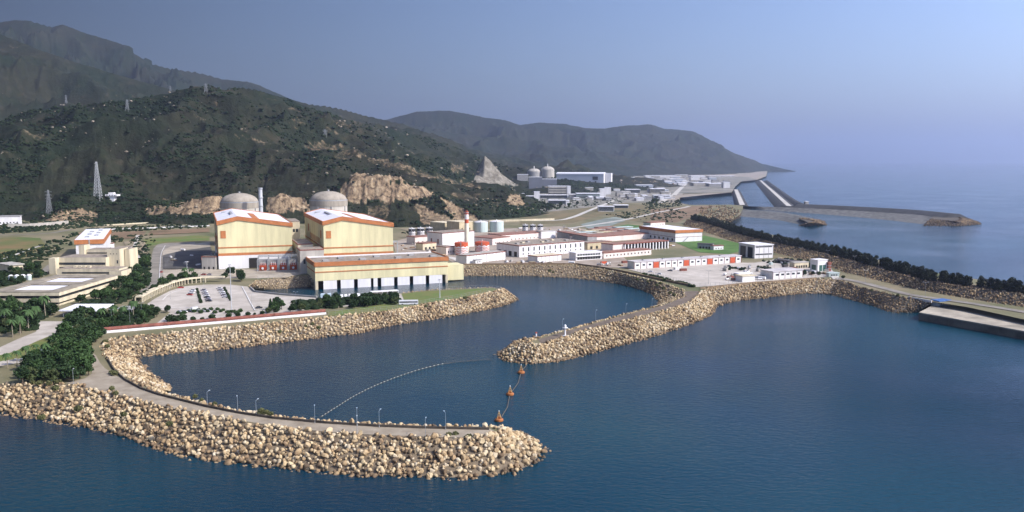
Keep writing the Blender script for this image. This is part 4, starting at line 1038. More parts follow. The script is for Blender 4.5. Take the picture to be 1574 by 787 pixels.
def hillstation():
    p=P(165,309,0); p=hill_hit(172,309,1150,2600)
    s=p.y/F; t=thing('hill_station','small white tiered lookout building on the dark hillside beside the lattice mast','lookout',p)
    MB().box(-3*s,5*s,-3,6,-6,5*s).build('base',white,t); MB().box(-8*s,10*s,-5,8,5*s+.01,7.6*s).build('upper_deck',white,t); MB().box(-4*s,4*s,-2,5,7.61*s,10.5*s).build('lookout_room',white,t)
    wins(t,0,4,5.6*s,7*s,1.2*s,x0=-7*s,x1=9*s,face=-5,mat=glass)
hillstation()

wall_line('terrace_wall','long pale terrace wall at the foot of the hills left of the first hall','wall',[(160,347),(230,343),(322,338)],1.6,.6,cream)
wall_line('terrace_wall','white dotted lower terrace wall left of the first hall','wall',[(165,353.5),(230,351),(322,347.5)],1.2,.6,white)
wall_line('retaining_wall','grey stone retaining wall right of the white house under the hill','wall',[(12,350),(45,349),(75,347),(105,344)],5,1.2,concrete)
wall_line('retaining_wall','pale retaining wall running behind the green tanks below the knoll','wall',[(752,341),(800,340),(852,338.5)],3.0,1,cream)

mark_ = M('road_marking', (.75,.73,.70), .8, .1, .5)
for px in ([(372,441),(378,452),(384,464),(392,478)],[(240,473),(300,475),(340,474)],[(250,462),(262,452),(290,444),(330,441)]):
    strip('lane_marking', px, .5, mark_)
for k in range(9):
    strip('bay_marking', [(322+k*.3,446+k*2.2),(327+k*.3,446+k*2.2)], .25, mark_)
strip('lane_marking', [(245,434),(246,410),(248,390),(254,378)], .5, mark_)
for px in ([(985,417),(1030,420),(1080,425)],[(1060,412),(1150,412)]): strip('lane_marking', px, .4, mark_)

patch('dry_ground', [(120,358),(225,356),(218,366),(130,372)], M('dry_bank', (0.23,0.15,0.09)))
patch('dry_ground', [(190,372),(222,370),(230,392),(205,398),(196,385)], M('pale_earth', (0.33,0.26,0.18), .95, .3, .08, col2=(.14,.13,.07)))
patch('dry_ground', [(232,355),(322,351),(322,357),(228,362)], MATS['dry_bank'])
patch('dry_ground', [(615,352),(690,348),(720,351),(640,360)], MATS['pale_earth'])
strip('garden_path', [(212,362),(207,385),(214,398)], 4, pale)
strip('footpath', [(0,400),(25,392),(45,384),(62,379)], 3.5, pale)

patch('painted_shade_lot', [(251,393),(280,386),(324,380),(331,413.5),(251,414.5)], shade_asphalt)  # dark sheet deepens the hall's cast shadow over the concrete yard
# ================================================================== the plant right of the halls
def wavy(t, r, z0, z1, n, mat, amp=.25, name='wave_line'):
    """painted wave line round a tank"""
    k = 72
    for i in range(n):
        zc = z0+(z1-z0)*(i+.5)/n; vs=[]; fs=[]
        for j in range(k):
            a=2*math.pi*j/k; z=zc+amp*math.sin(a*9)
            for dz in (-.32,.32): vs.append(((r+.04)*math.cos(a),(r+.04)*math.sin(a),z+dz))
        for j in range(k): b=(j+1)%k; fs.append((2*j,2*b,2*b+1,2*j+1))
        MB().add(vs,fs).build(name, mat, t)
def scallop(t, r, z0, z1, mat, name='painted_cap'):
    k=72; vs=[]; fs=[]
    for j in range(k):
        a=2*math.pi*j/k; vs += [((r+.06)*math.cos(a),(r+.06)*math.sin(a),z0+.5*math.sin(a*9)),((r+.06)*math.cos(a),(r+.06)*math.sin(a),z1)]
    for j in range(k): b=(j+1)%k; fs.append((2*j,2*b,2*b+1,2*j+1))
    fs.append(tuple(2*j+1 for j in range(k)))
    MB().add(vs,fs).build(name, mat, t)
def tank(label, u0, u1, vbase, vtop, capmat, wavemat, group, z=ZG, shell=white, name='storage_tank', nw=4, cap=True, lid=None):
    uc=(u0+u1)/2; p=P(uc,vbase,z); r=(u1-u0)/2/F*p.y; p=p+Vector((0,r,0)); H=top_z(p.x,p.y-r,vtop)-z
    t=thing(name,label,'tank',p,0,group)
    MB().lathe([(r,-.5),(r,H)],n=40).build('shell',shell,t)
    if cap: scallop(t,r,H*.70,H+.05,capmat); wavy(t,r,H*.08,H*.62,nw,wavemat,amp=H*.03)
    MB().lathe([(r+.1,H+.06),(r*.6,H+r*.12),(.3,H+r*.17)],n=40).build('roof',lid or shell,t)
    MB().lathe([(.6,H+r*.15),(.6,H+r*.17+1.2)],n=10).build('vent',white,t)
    MB().lathe([(r+.12,H+1.1),(r+.12,H+1.25),(r+.02,H+1.25),(r+.02,H+1.1)],n=40,cap=False).build('railing',steel,t)
    MB().box(-.3,.3,-r-.4,-r-.05,0,H+1).build('ladder',steel,t)
    return t
blk=M('black_paint',(0.03,0.03,0.035),.7,.1,.5)
for i,(a,b) in enumerate(((627.5,638),(640,652),(654,665))):
    tank('white tank with black scalloped cap and black waves, %s of three behind the hall'%('left','middle','right')[i],a,b,366.5-i*1.2,352-i*.6,blk,blk,'white tanks with black scalloped caps',lid=white)
for i,(a,b,v0,v1) in enumerate(((698,719,392.5,374),(729.5,752,389,373))):
    tank('white tank with red scalloped cap and red waves, %s of the chimney'%('left','right')[i],a,b,v0,v1,redp,redp,'white tanks with red scalloped caps',lid=redp,nw=4)
for i,(a,b) in enumerate(((728,749.5),(752.5,774))):
    tank('large pale green storage tank with low cone roof, the %s one of the pair'%('left','right')[i],a,b,357.5-i*.6,342-i*.8,None,None,'large pale green tanks',shell=teal,cap=False,lid=white)
for i in range(3):
    tank('small white tank with black cap behind the workshops, %s of three'%('left','middle','right')[i],803+i*11.5,812+i*11.5,357,346.5,blk,blk,'small black-capped tanks behind the workshops',lid=white,nw=2)
def chimney():
    p=P(717.5,388); H=top_z(p.x,p.y,325)-ZG
    t=thing('chimney','tall chimney with red and white bands between the two red-capped tanks','chimney',p)
    zs=[top_z(p.x,p.y,v)-ZG for v in (388,343,337,329.5,325)]; zs[0]=-.5
    r=lambda z: 2.6-.7*z/H
    for k,(mt,nm) in enumerate(((M('cream_paint',(.72,.66,.52),.7,.06,.2),'shaft'),(redp,'red_band'),(white,'white_band'),(redp,'red_band'))):
        MB().lathe([(r(zs[k]),zs[k]+.003),(r(zs[k+1]),zs[k+1])],n=20).build(nm,mt,t)
    MB().lathe([(r(H)+.5,H-1.6),(r(H)+.5,H-.9),(r(H)+.1,H-.9)],n=20).build('platform',steel,t)
    MB().lathe([(1.2,H+.003),(1.2,H+1.5)],n=14).build('flue',maroon,t)
chimney()
pinkw=M('pink_white_paint',(0.72,0.62,0.56),.75,.08,.2,streak=True)
rustroof=M('weathered_red_roof',(0.30,0.15,0.11),.9,.2,.15,col2=(.18,.12,.09))
def panels(n,mat=greyw,z0=.3,z1=.85):
    def f(root,W,D,H):
        m=MB().box(-.15,.15,-.16,-.003,0,H-.8).mesh('pilaster',mat)
        for i in range(n+1):
            o=bpy.data.objects.new('pilaster',m); COL.objects.link(o); o.parent=root; o.location=(W*i/n,0,0)
    return f
block('large white windowless block with brown roof edge behind the chimney','building',(680,383),(729,378.5),26,358,white,gravelroof,edge=maroon,fn=lambda r,W,D,H:(panels(6)(r,W,D,H),wins(r,D,2,H*.3,H*.6,2,side='L',mat=maroon)))
block('low pink-walled annex with maroon edge in front of the white block','building',(686,392),(700,390.6),16,379.5,pinkw,gravelroof,edge=maroon,fn=lambda r,W,D,H: wins(r,W,3,2,4,1.2))
block('tan flat building with cream roof left behind the chimney','building',(684,358),(703,356.5),30,342.5,M('tan_wall',(.50,.42,.27),.85,.12,.2),cream)
block('tan tall building right behind the chimney','building',(706,361),(726.5,359.5),26,341,MATS['tan_wall'],cream,fn=lambda r,W,D,H: wins(r,W,3,H*.35,H*.5,1.6,mat=dark))
block('small white open-fronted building with brown roof near the black-capped tanks','building',(638,376.5),(668,374),16,364,pinkw,rustroof,edge=maroon,fn=lambda r,W,D,H: wins(r,W,4,.5,3.4,2,mat=dark))
block('low cream building with dark doors below the small brown-roofed building','building',(650,385),(671,383),12,374,cream,rustroof,edge=maroon,fn=lambda r,W,D,H: wins(r,W,3,.3,3.2,2.4,mat=dark))
block('long white panelled building on the rim of the far rock bank','building',(717,406.3),(777,399),14,392.5,white,concrete,edge=maroon,over=.4,fn=panels(12))
block('little white gate lodge before the long panelled building','kiosk',(731,406.3),(741,405.2),4,399.5,white,greyw,name='kiosk',fn=lambda r,W,D,H: wins(r,W,2,1.4,2.4,1.4))
block('white red-edged row building behind the red-capped tanks','building',(757,377),(784,374),30,366,pinkw,rustroof,edge=maroon,fn=lambda r,W,D,H: wins(r,W,4,1.5,3,1.4))
block('long low building with faded red roof between the green tanks and workshops','building',(770,371),(853,365),26,361,pinkw,rustroof,edge=maroon,fn=lambda r,W,D,H: wins(r,W,14,1,2.2,1.3))
block('small bright white block rising above the faded red roofs','building',(832,367),(854,365.4),10,355.5,white,concrete)
def shop_fn(r,W,D,H):
    panels(12)(r,W,D,H); wins(r,W,12,H*.48,H*.82,1.5); wins(r,W,12,H*.22,H*.34,1.5)
    wins(r,D,4,.5,H*.45,4.5,side='L',mat=dark); wins(r,D,2,.5,H*.5,3.5,side='L',x0=2,x1=D*.4,mat=redp) if False else None
    for i in range(7): MB().box(6+i*W/8,9+i*W/8,D*.3+(i%3)*5,D*.3+4+(i%3)*5,H+.07,H+1.1).build('roof_vent',cream if i%2 else greyw,r)
block('big white workshop with a row of twelve narrow window bays facing the lagoon','workshop',(798,396),(898,387.5),38,377.5,white,gravelroof,edge=maroon,name='workshop',fn=shop_fn)
block('low white shed with tan roof in front of the twelve-bay workshop','shed',(826,404),(863,400.5),14,394,white,cream,edge=maroon,name='shed',fn=panels(6))
def open_fn(r,W,D,H):
    wins(r,W,9,H*.12,H*.42,2.6,mat=dark); wins(r,W,9,H*.6,H*.8,2.4,mat=glass); MB().box(-.2,W+.2,-1.2,-.003,H*.48,H*.53).build('balcony',white,r)
block('white two-storey office with open gallery beside the low shed','office',(885,401),(925,398.5),12,388.5,white,roofwhite,name='office',fn=open_fn)
block('low pink-white building with small square windows below the colonnade','building',(928,398),(1001,391.5),14,388.5,pinkw,rustroof,edge=maroon,fn=lambda r,W,D,H: wins(r,W,13,H*.35,H*.6,1.3,mat=dark))
def colon_fn(r,W,D,H):
    m=MB().box(-.6,.6,-2.5,-1.6,0,H-.8).mesh('column',white)
    for i in range(15):
        o=bpy.data.objects.new('column',m); COL.objects.link(o); o.parent=r; o.location=(W*(.2+.8*i/14)-.6,0,0)
    MB().box(W*.2-1,W+.3,-2.8,-.31,H-.8,H-.02).build('eave',maroon,r); MB().box(W*.2,W,-.2,-.003,.5,H-1).build('glazing',dark,r)
block('long building fronted by a white colonnade before the storage fields','building',(942,388.5),(1025,381.5),18,375.5,pinkw,rustroof,edge=maroon,fn=colon_fn)
block('tan-walled building at the corner of the maroon-roofed stores','building',(903,384),(940,381),16,373,MATS['tan_wall'],gravelroof,edge=maroon,fn=lambda r,W,D,H: wins(r,W,4,.5,3.4,3,mat=dark))
block('wide maroon-edged store roof running right behind the colonnade','warehouse',(905,373.5),(1004,366),34,364.5,pinkw,rustroof,edge=maroon,name='warehouse',fn=lambda r,W,D,H: wins(r,D,5,1,3,3,side='L'))
block('long narrow brown-roofed store angled behind the twelve-bay workshop','warehouse',(856,366),(903,375),12,355,greyw,rustroof,edge=maroon,name='warehouse')
# rows of stores in the yard
k=0
for row in range(5):
    for j in range(3):
        u=880+row*14+j*28-row*4; v=364.5-row*2.6-j*.9+j*.8
        if row==4 and j==2: continue
        c=(rustroof,teal,MATS['tan_wall'],rustroof)[(row+j)%4]
        cn=('faded red','pale green','tan','faded red')[(row+j)%4]
        block('low %s storage shed in the yard, row %s from the warehouse, %s'%(cn,('one','two','three','four','five')[row],('left','middle','right')[j]),'shed',(u,v),(u+25,v-1.6),9,v-4.6,greyw,c,name='storage_shed',group='storage sheds in the yard',fn=None)
        k+=1
# workshop with red doors
def red_fn(r,W,D,H):
    n=18; m=MB().box(-.2,.2,-.25,-.003,0,H-.8).mesh('pilaster',maroon)
    for i in range(n+1):
        o=bpy.data.objects.new('pilaster',m); COL.objects.link(o); o.parent=r; o.location=(W*i/n,0,0)
    d=MB().box(-W/n*.42,W/n*.42,-.12,.2,.1,H*.80).mesh('red_door',redp); w=MB().box(-1.3,1.3,-.12,.2,H*.40,H*.62).mesh('window',glass)
    for i in range(n):
        c=W*(i+.5)/n
        isd=i in (3,8,12,16)
        o=bpy.data.objects.new('red_door' if isd else 'window',d if isd else w); COL.objects.link(o); o.parent=r; o.location=(c,0,0)
    for i in range(5): MB().box(W*(.1+.18*i),W*(.1+.18*i)+2,D*.4,D*.4+2,H+.01,H+.8).build('roof_vent',steel,r)
block('long white workshop with four red roller doors facing the pale yard','workshop',(975,414),(1139,403.5),11,402.2,white,M('pale_roof',(.52,.48,.47),.7,.12,.1),name='workshop',fn=red_fn,over=.5)
def orhall_fn(r,W,D,H):
    MB().box(-.12,W+.12,-.12,-.003,H*.40,H*.43).build('band',maroon,r); MB().box(-.12,-.003,-.12,D,H*.40,H*.43).build('band',maroon,r)
    m=MB(); m.add([(W*.25,-1.2,0),(W*.45,-1.2,H*.4),(W*.45,-.2,H*.4),(W*.25,-.2,0),(W*.27,-1.2,0),(W*.47,-1.2,H*.4),(W*.47,-.2,H*.4),(W*.27,-.2,0)],[(0,1,2,3),(4,7,6,5),(0,4,5,1),(3,2,6,7)]); m.build('stair',steel,r)
    wins(r,D,8,H*.1,H*.3,3,side='L',mat=glass)
    MB().box(-.7,W+.7,-.7,-.303,H-3.4,H+.2).build('fascia',orange,r); MB().box(-.7,-.303,-.7,D+.7,H-3.4,H+.2).build('fascia',orange,r)
block('white hall with wide orange roof edge and white roof on the green field','hall',(1038,372.5),(1079,370.5),74,354,white,roofwhite,edge=orange,name='hall',fn=orhall_fn)
def tst_fn(r,W,D,H):
    panels(4)(r,W,D,H); wins(r,W,4,H*.25,H*.34,5,mat=glass); wins(r,W,4,H*.80,H*.88,5,mat=glass)
    MB().box(-.15,.2,3,D*.42,.2,H*.8).build('tall_door',dark,r); MB().box(-.15,.2,D*.55,D*.9,.2,H*.8).build('tall_door',glass,r)
block('tall white flat-roofed building with grey side doors near the tree belt','building',(1159.5,397.5),(1188,396.2),26,376.5,white,roofwhite,edge=white,fn=tst_fn,over=.6)
def gar_fn(r,W,D,H):
    panels(5,maroon)(r,W,D,H); wins(r,W,5,H*.45,H*.66,3.0)
block('white five-bay garage with grey roof at the seaward rim of the yard','garage',(1188,430),(1233.5,426.5),14,417.2,white,MATS['pale_roof'],name='garage',fn=gar_fn,over=.5)
block('small cream-roofed shed among junk in the middle of the pale yard','shed',(1141,434),(1160,432.5),8,424,white,cream,name='shed',over=.4)
block('open tan shed standing behind the small cream-roofed shed','shed',(1136,428),(1156,426.5),6,420.5,MATS['tan_wall'],roofwhite,name='shed',fn=lambda r,W,D,H: wins(r,W,3,.3,H*.6,2,mat=dark))
def kio_fn(r,W,D,H):
    wins(r,W,2,.4,H*.55,3.2,mat=M('green_glass',(.05,.12,.10),.3,.1,1,spec=.5)); wins(r,D,1,.4,H*.55,5,side='L',mat=MATS['green_glass'])
block('white box-shaped building with green glass doors by the sea wall road','building',(1256.5,418),(1271.5,417),9,399.5,white,white,fn=kio_fn)
block('tall red equipment tower standing at the right of the green-glass building','tower',(1273,417.5),(1277.5,417.2),3,403,maroon,maroon,name='equipment_tower',fn=lambda r,W,D,H: [MB().box(-.3,W+.3,-.3,D+.3,H*f,H*f+.3).build('platform',steel,r) for f in (.3,.6)],over=.2)
block('row of open cream huts left of the green-glass building','hut',(1221,413),(1243,411.5),6,403.5,cream,concrete,name='hut',fn=lambda r,W,D,H: wins(r,W,5,.3,2.6,1.8,mat=dark))
block('low green shed right of the garage on the road','shed',(1274,425.5),(1290,425),4,419.5,teal,teal,name='shed',fn=lambda r,W,D,H: wins(r,W,3,.8,1.8,1.6))
block('dark open store with grey roof beside the tree belt','shed',(1192,404),(1222,408),7,398,greyw,M('dark_roof',(.10,.09,.09),.9,.2,.2),name='shed',fn=lambda r,W,D,H: wins(r,W,4,.3,2.6,3,mat=dark))
block('small dark-walled hut with red roof edge on the right green field','hut',(1072,382),(1095,383),7,374,greyw,MATS['dark_roof'],name='hut',fn=lambda r,W,D,H: wins(r,W,4,.3,2.4,2,mat=dark))
block('little white hut with red roof beside the dark-walled hut','hut',(1097,384.5),(1112,383.7),6,377.5,white,rustroof,edge=maroon,name='hut',fn=lambda r,W,D,H: wins(r,W,3,1,2,1.2,mat=dark))
block('brown-roofed pink building at the top of the bright green field','building',(1000,349.5),(1022,348),14,342,pinkw,rustroof,edge=maroon,fn=lambda r,W,D,H: wins(r,W,5,1.5,3,2,mat=dark))
block('white open hut by the road above the green field','building',(1004,357),(1036,355),10,349.5,white,rustroof,edge=maroon,fn=lambda r,W,D,H: wins(r,W,6,1,3,2,mat=dark))
def cab_fn(r,W,D,H): wins(r,W,4,1.3,2.3,1.3); MB().box(-.1,W+.1,-.1,-.003,0,.5).build('skirt',MATS['blue_paint'],r)
M('blue_paint',(.06,.14,.35),.6,.1,1)
block('small blue and white guard cabin at the corner of the quay','cabin',(1443,471),(1461,469),6,462.5,M('cabin_white',(.55,.62,.72),.7,.08,.4),MATS['blue_paint'],name='guard_cabin',z=5.0,fn=cab_fn)
wall_line('barrier','white low barrier along the quay road beside the dark boulders','barrier',[(1396,457.5),(1432,464)],1.0,.5,white)

# ================================================================== distant second plant
def farblock(label,u0,u1,vb,vt,depth=40,wall=None,name='building',fn=None,rot=0.0,roof=None,group='buildings of the distant plant'):
    A=P(u0,vb); W=(u1-u0)/F*A.y; H=top_z(A.x,A.y,vt)-ZG
    t=thing(name,label,'building',A,rot,group)
    MB().box(0,W,0,depth,-1,H-1).build('wall',wall or white,t); MB().box(-.5,W+.5,-.5,depth+.5,H-.998,H).build('roof',roof or roofwhite,t)
    if fn: fn(t,W,depth,H)
    return t
def ling_hall():
    A=P(855,290); s=A.y/F; W=74*s; H=top_z(A.x,A.y,267)-ZG; D=60; t=thing('turbine_hall','long grey-blue turbine hall with white roof and gable in the distant plant','turbine hall',A,R(-14))
    W*=.98
    MB().box(0,W,0,D,-1,H-2).build('wall',M('blue_grey_wall',(.42,.45,.50),.8,.08,.02),t)
    MB().yz([(-1,H-1.99),(D+1,H-1.99),(D+1,H+1),(D*.5,H+5),(-1,H+1)],-1,W+1).build('roof',roofwhite,t)
    MB().box(W+.003,W+1,0,D*.40,-1,H-2).build('gable_wall',white,t); MB().box(W+1,W+22,D*.45,D*.95,-1,H+2).build('gable_block',white,t)
    MB().box(-.2,W,-.3,-.003,H*.14,H*.19).build('band',greyw,t)
    for x,w,z0,z1 in ((.12,16,.30,.52),(.27,5,.32,.52),(.36,5,.32,.52),(.46,5,.32,.52),(.57,5,.32,.52),(.70,5,.32,.52),(.82,5,.32,.52),(.77,18,.60,.82)):
        MB().box(W*x,W*x+w,-.35,.1,H*z0,H*z1).build('window',glass,t)
ling_hall()
for i,(uc,vt,vb) in enumerate(((821,259,291),(842,255.5,291))):
    p=P(uc,vb); s=p.y/F; r=10.5*s; H=top_z(p.x,p.y,vt)-ZG
    t=thing('reactor_building','pale domed reactor in the distant plant, the %s one'%('left','right')[i],'reactor',p+Vector((0,r,0)),0,'distant reactor domes')
    MB().lathe([(r,-1),(r,H*.84)],n=32).build('drum',greyw if i==0 else concrete,t); MB().lathe([(r,H*.841),(r*.98,H*.86),(r*.8,H*.93),(r*.45,H*.985),(.5,H)],n=32).build('dome',concrete,t,smooth=True)
    MB().lathe([(1.5,H-1),(1.5,H+8)],n=8).build('vent',white,t)
bgw=M('blue_grey_wall',(.42,.45,.50))
def bw(r,W,D,H): 
    for f in (.25,.5,.75): MB().box(1,W-1,-.3,.1,H*f-1,H*f+1).build('window_strip',glass,r)
far=[('dark grey block left of the distant domes',795,812,292,268,40,greyw),('dark block in front of the left distant dome',813,833,295,272,30,M('dark_block',(.16,.17,.20),.8,.1,.02)),  # even dark wall colour for the blocks before the domes
('dark wide block in front of the right distant dome',833,856,294,275,30,MATS['dark_block']),('white little block at the foot of the grey stone cut',771,784,279,270.5,20,white),
('cream blocks beside the stone cut',784,796,284,276,30,concrete),('white office with window rows below the distant hall',843,873,301,286,30,concrete),
('bright white stair block right of the white office',872,877,303,286,30,white),('long low white building with a dark window band',830,872,305,299.5,20,bgw),
('white striped tower left of the long low building',821,829.5,309.5,294.5,15,white),('low grey building with white end below the long low one',843,870,314,307.5,25,bgw),
('white end block beside the low grey building',870,875,316,308,20,white),('grey-green flat building in the middle of the distant plant',886,922,306,297,30,M('grey_green_wall',(.33,.38,.36),.8,.1,.02)),
('white block right of the grey-green flat building',922,931,303,290,25,white),('white low block with vents',930,939,299,288,25,white),
('long white shed below the second plant road',920,944,325,317,18,white),('dark roofed shed beside the long white shed',944,966,320,315,20,greyw),
('pale group of offices right of the distant hall',946,962,282,274,40,concrete),('pale office with rounded roof',962,976,283,272.5,40,white),
('long pale shed far behind the basin',992,1040,273,269.5,60,white),('pale shed nearer the hill',1040,1058,272,268.5,60,concrete),
('grey works building beside the site road',978,1004,290,284,40,bgw),('pale works building near the basin',1000,1022,297,290,40,concrete),
('grey store right of the pale works',962,984,297,291,40,greyw),('low white works left of the basin',1005,1030,305,300,30,white),
('cream works building on the shore of the basin',1066,1090,286,281,60,concrete),('row of grey works behind the basin',1090,1112,287,282,60,greyw),
('white works near the short causeway',1112,1122,289,280,30,white),('pale block at the left edge of the distant plant',790,806,303,297,30,concrete),
('low grey row left of the striped tower',800,822,306,301,20,bgw),('pale kiosk on the distant plant forecourt',900,912,296,288,20,concrete),
('dim far works under the distant hills',1030,1050,279,275,60,bgw),('pale far works by the beach',1062,1084,273,270,80,white),
('long low far works near the sand',1090,1130,273,270.5,80,concrete)]
for L,u0,u1,vb,vt,d,w in far: farblock(L,u0,u1,vb,vt,d,w,fn=bw if (u1-u0)>20 and vb>295 else None)
rs=random.Random(5); adj=['cream','grey','white','bluish','pale','brown']
spots=[(875+rs.random()*150,283+rs.random()*26) for _ in range(70)]+[(1010+rs.random()*110,274+rs.random()*12) for _ in range(44)]
spots+=[(935+rs.random()*110,272+rs.random()*13) for _ in range(30)]
for k,(u,v) in enumerate(spots):
    w=6+rs.random()*9; h=2+rs.random()*4.5 if v>282 else 1.5+rs.random()*2; j=k%6
    t=farblock('small boxy building crowded among the works of the distant plant',u,u+w,v,v-h,25+rs.random()*20,(white,greyw,white,bgw,concrete,white)[j],group='small works buildings of the distant plant',name='works_building',roof=(roofwhite,greyw,concrete)[k%3])
farblock('concrete gatehouse where the causeway meets the harbour breakwater',1238,1243,316,309.5,10,concrete,name='gatehouse',group=None)
# ================================================================== trees and plants
def leaf_clumps(centers, radii, per, size, seed, mat, name, parent=None):
    g=np.random.default_rng(seed); V=[]; T=[]; o=0
    for c,r in zip(centers,radii):
        n=per; d=g.normal(size=(n,3)); d/=np.linalg.norm(d,axis=1)[:,None]; rad=r*(0.45+0.6*g.random(n)**.5)
        p=np.array(c)+d*rad[:,None]*np.array([1,1,.8])
        a=g.normal(size=(n,3)); a/=np.linalg.norm(a,axis=1)[:,None]; b=np.cross(a,g.normal(size=(n,3))); b/=np.linalg.norm(b,axis=1)[:,None]
        s=size*g.uniform(.6,1.3,n)[:,None]
        q=np.stack([p-a*s*.6,p+b*s*.5,p+a*s*.7,p-b*s*.5],1); V.append(q.reshape(-1,3)); T.append(np.arange(n*4).reshape(n,4)+o); o+=n*4
    me=bpy.data.meshes.new(name); V=np.concatenate(V); T=np.concatenate(T)
    me.from_pydata(V.tolist(),[],T.tolist()); me.materials.append(mat); ob=bpy.data.objects.new(name,me); COL.objects.link(ob)
    if parent: ob.parent=parent
    return ob
def tree_proto(seed,h,w,mat,label,cat='tree',name='broadleaf_tree',group=None,low=.25):
    g=np.random.default_rng(seed); t=thing(name,label,cat,(0,0,-500),0,group)
    m=MB(); m.tube((0,0,-.3),(0,0,h*.45),.28*h/8,.16*h/8,8); cs=[]; rs_=[]
    for k in range(9):
        a=k*2.4+g.random(); r=w*.5*g.uniform(.25,.75); z=h*g.uniform(low+.12,.86); c=(r*math.cos(a),r*math.sin(a),z); cs.append(c); rs_.append(w*.5*g.uniform(.38,.6))
        m.tube((0,0,h*.3),c,.10*h/8,.04,5)
    cs.append((0,0,h*.85)); rs_.append(w*.27)
    m.build('trunk',trunkm,t); leaf_clumps(cs,rs_,90,w*.13,seed,mat,'crown',t)
    return t
def palm_proto(seed,h):
    g=np.random.default_rng(seed); t=thing('palm_tree','', 'palm',(0,0,-500),0)
    m=MB(); m.tube((0,0,-.3),(.2,0,h*.5),.24,.2,8); m.tube((.2,0,h*.5),(.35,0,h),.2,.15,8); m.build('trunk',M('palm_trunk',(.33,.28,.21),.9,.2,1.5),t)
    for k in range(13):
        a=k*2*math.pi/13+g.random()*.3; L=h*.42*g.uniform(.85,1.1); e=g.uniform(.1,.9); pts=[]
        for j in range(7):
            s=j/6; pts.append(Vector((.35+math.cos(a)*L*s*(1-.15*s),math.sin(a)*L*s*(1-.15*s),h+L*(e*s-1.15*s*s))))
        vs=[];fs=[]; side=Vector((-math.sin(a),math.cos(a),0))
        for j,p in enumerate(pts):
            wd=(.12,.5,.65,.65,.5,.35,.05)[j]*L/3.2
            vs+=[p-side*wd-Vector((0,0,wd*.5)),p+Vector((0,0,.03)),p+side*wd-Vector((0,0,wd*.5))]
        for j in range(6): fs+=[(3*j,3*j+1,3*j+4,3*j+3),(3*j+1,3*j+2,3*j+5,3*j+4)]
        MB().add(vs,fs).build('frond',leaf_palm,t)
    return t
def cypress_proto(seed,h):
    t=thing('cypress_tree','','tree',(0,0,-500)); MB().tube((0,0,-.2),(0,0,h*.8),.15,.05,6).build('trunk',trunkm,t)
    cs=[(0,0,h*f) for f in (.2,.35,.5,.65,.8,.92)]; rr_=[h*.17,h*.17,h*.15,h*.12,h*.08,h*.05]
    leaf_clumps(cs,rr_,70,h*.08,seed,leaf_dark,'crown',t); return t
def casuarina_proto(seed,h,w):
    g=np.random.default_rng(seed); t=thing('casuarina_tree','','tree',(0,0,-500)); m=MB(); m.tube((0,0,-.3),(0,0,h*.85),.22,.06,6)
    cs=[];rr_=[]
    for f in (.10,.25,.4,.55,.7,.84,.94):
        for k in range(2 if f<.8 else 1): cs.append((g.normal(0,w*.14),g.normal(0,w*.14),h*f)); rr_.append(w*.5*(1.0-.55*f)*g.uniform(.8,1.1))
    m.build('trunk',trunkm,t); leaf_clumps(cs,rr_,60,w*.13,seed,leaf_sea,'crown',t); return t
def bush_proto(seed,r,mat,nm='shrub'):
    g=np.random.default_rng(seed); t=thing(nm,'','shrub',(0,0,-500)); MB().tube((0,0,-.2),(0,0,r*.8),.12,.06,5).build('stem',trunkm,t)
    leaf_clumps([(0,0,r*.75),(r*.35,0,r*.6),(-r*.3,r*.2,r*.6),(0,-r*.35,r*.55)],[r*.8,r*.6,r*.6,r*.6],90,r*.3,seed,mat,'foliage',t); return t
leaf_olive=leafmat('olive_foliage',(.085,.105,.04),(.035,.05,.02))
PROT=[]
def use(protos,u,v,label,group,sc=1.0,z=ZG,p=None):
    pr=protos[rng.integers(len(protos))]; q=p if p is not None else P(u,v,z)
    c=dup(pr,q,rng.uniform(0,6.28),sc*rng.uniform(.82,1.2),label,group); return c
broad=[tree_proto(s,(8,6.5,9.5,7.5,8,6,9)[s-1],(7.5,6,7.5,8,5.5,6.5,6)[s-1],(leaf_dark,leaf_dark,leaf_mid,leaf_dark,leaf_mid,leaf_olive,leaf_dark)[s-1],'x') for s in range(1,8)]
broadg=[tree_proto(s,7,7,leaf_mid,'x') for s in range(21,25)]
palms=[palm_proto(s,7.5) for s in (1,2,3)]; tallpalm=[palm_proto(s,11) for s in (5,6)]
cyp=[cypress_proto(1,8)]; cas=[casuarina_proto(s,7.5,6.0) for s in range(1,6)]
bush=[bush_proto(s,1.6,leaf_dark) for s in range(1,4)]; bushm=[bush_proto(s,1.5,leaf_mid) for s in range(11,14)]
PROT+=broad+broadg+palms+tallpalm+cyp+cas+bush+bushm
def in_px(u,v,poly): return inpoly(np.array([u]),np.array([v]),poly)[0]
def wood(protos,poly,n,label,group,sc=1.0,mind=4.0):
    us=[p[0] for p in poly]; vs=[p[1] for p in poly]; pts=[]; tries=0
    while len(pts)<n and tries<n*60:
        tries+=1; u,v=rng.uniform(min(us),max(us)),rng.uniform(min(vs),max(vs))
        if not in_px(u,v,poly): continue
        q=P(u,v)
        if any((q-o).length<mind for o in pts): continue
        pts.append(q); use(protos,0,0,label,group,sc,p=q)
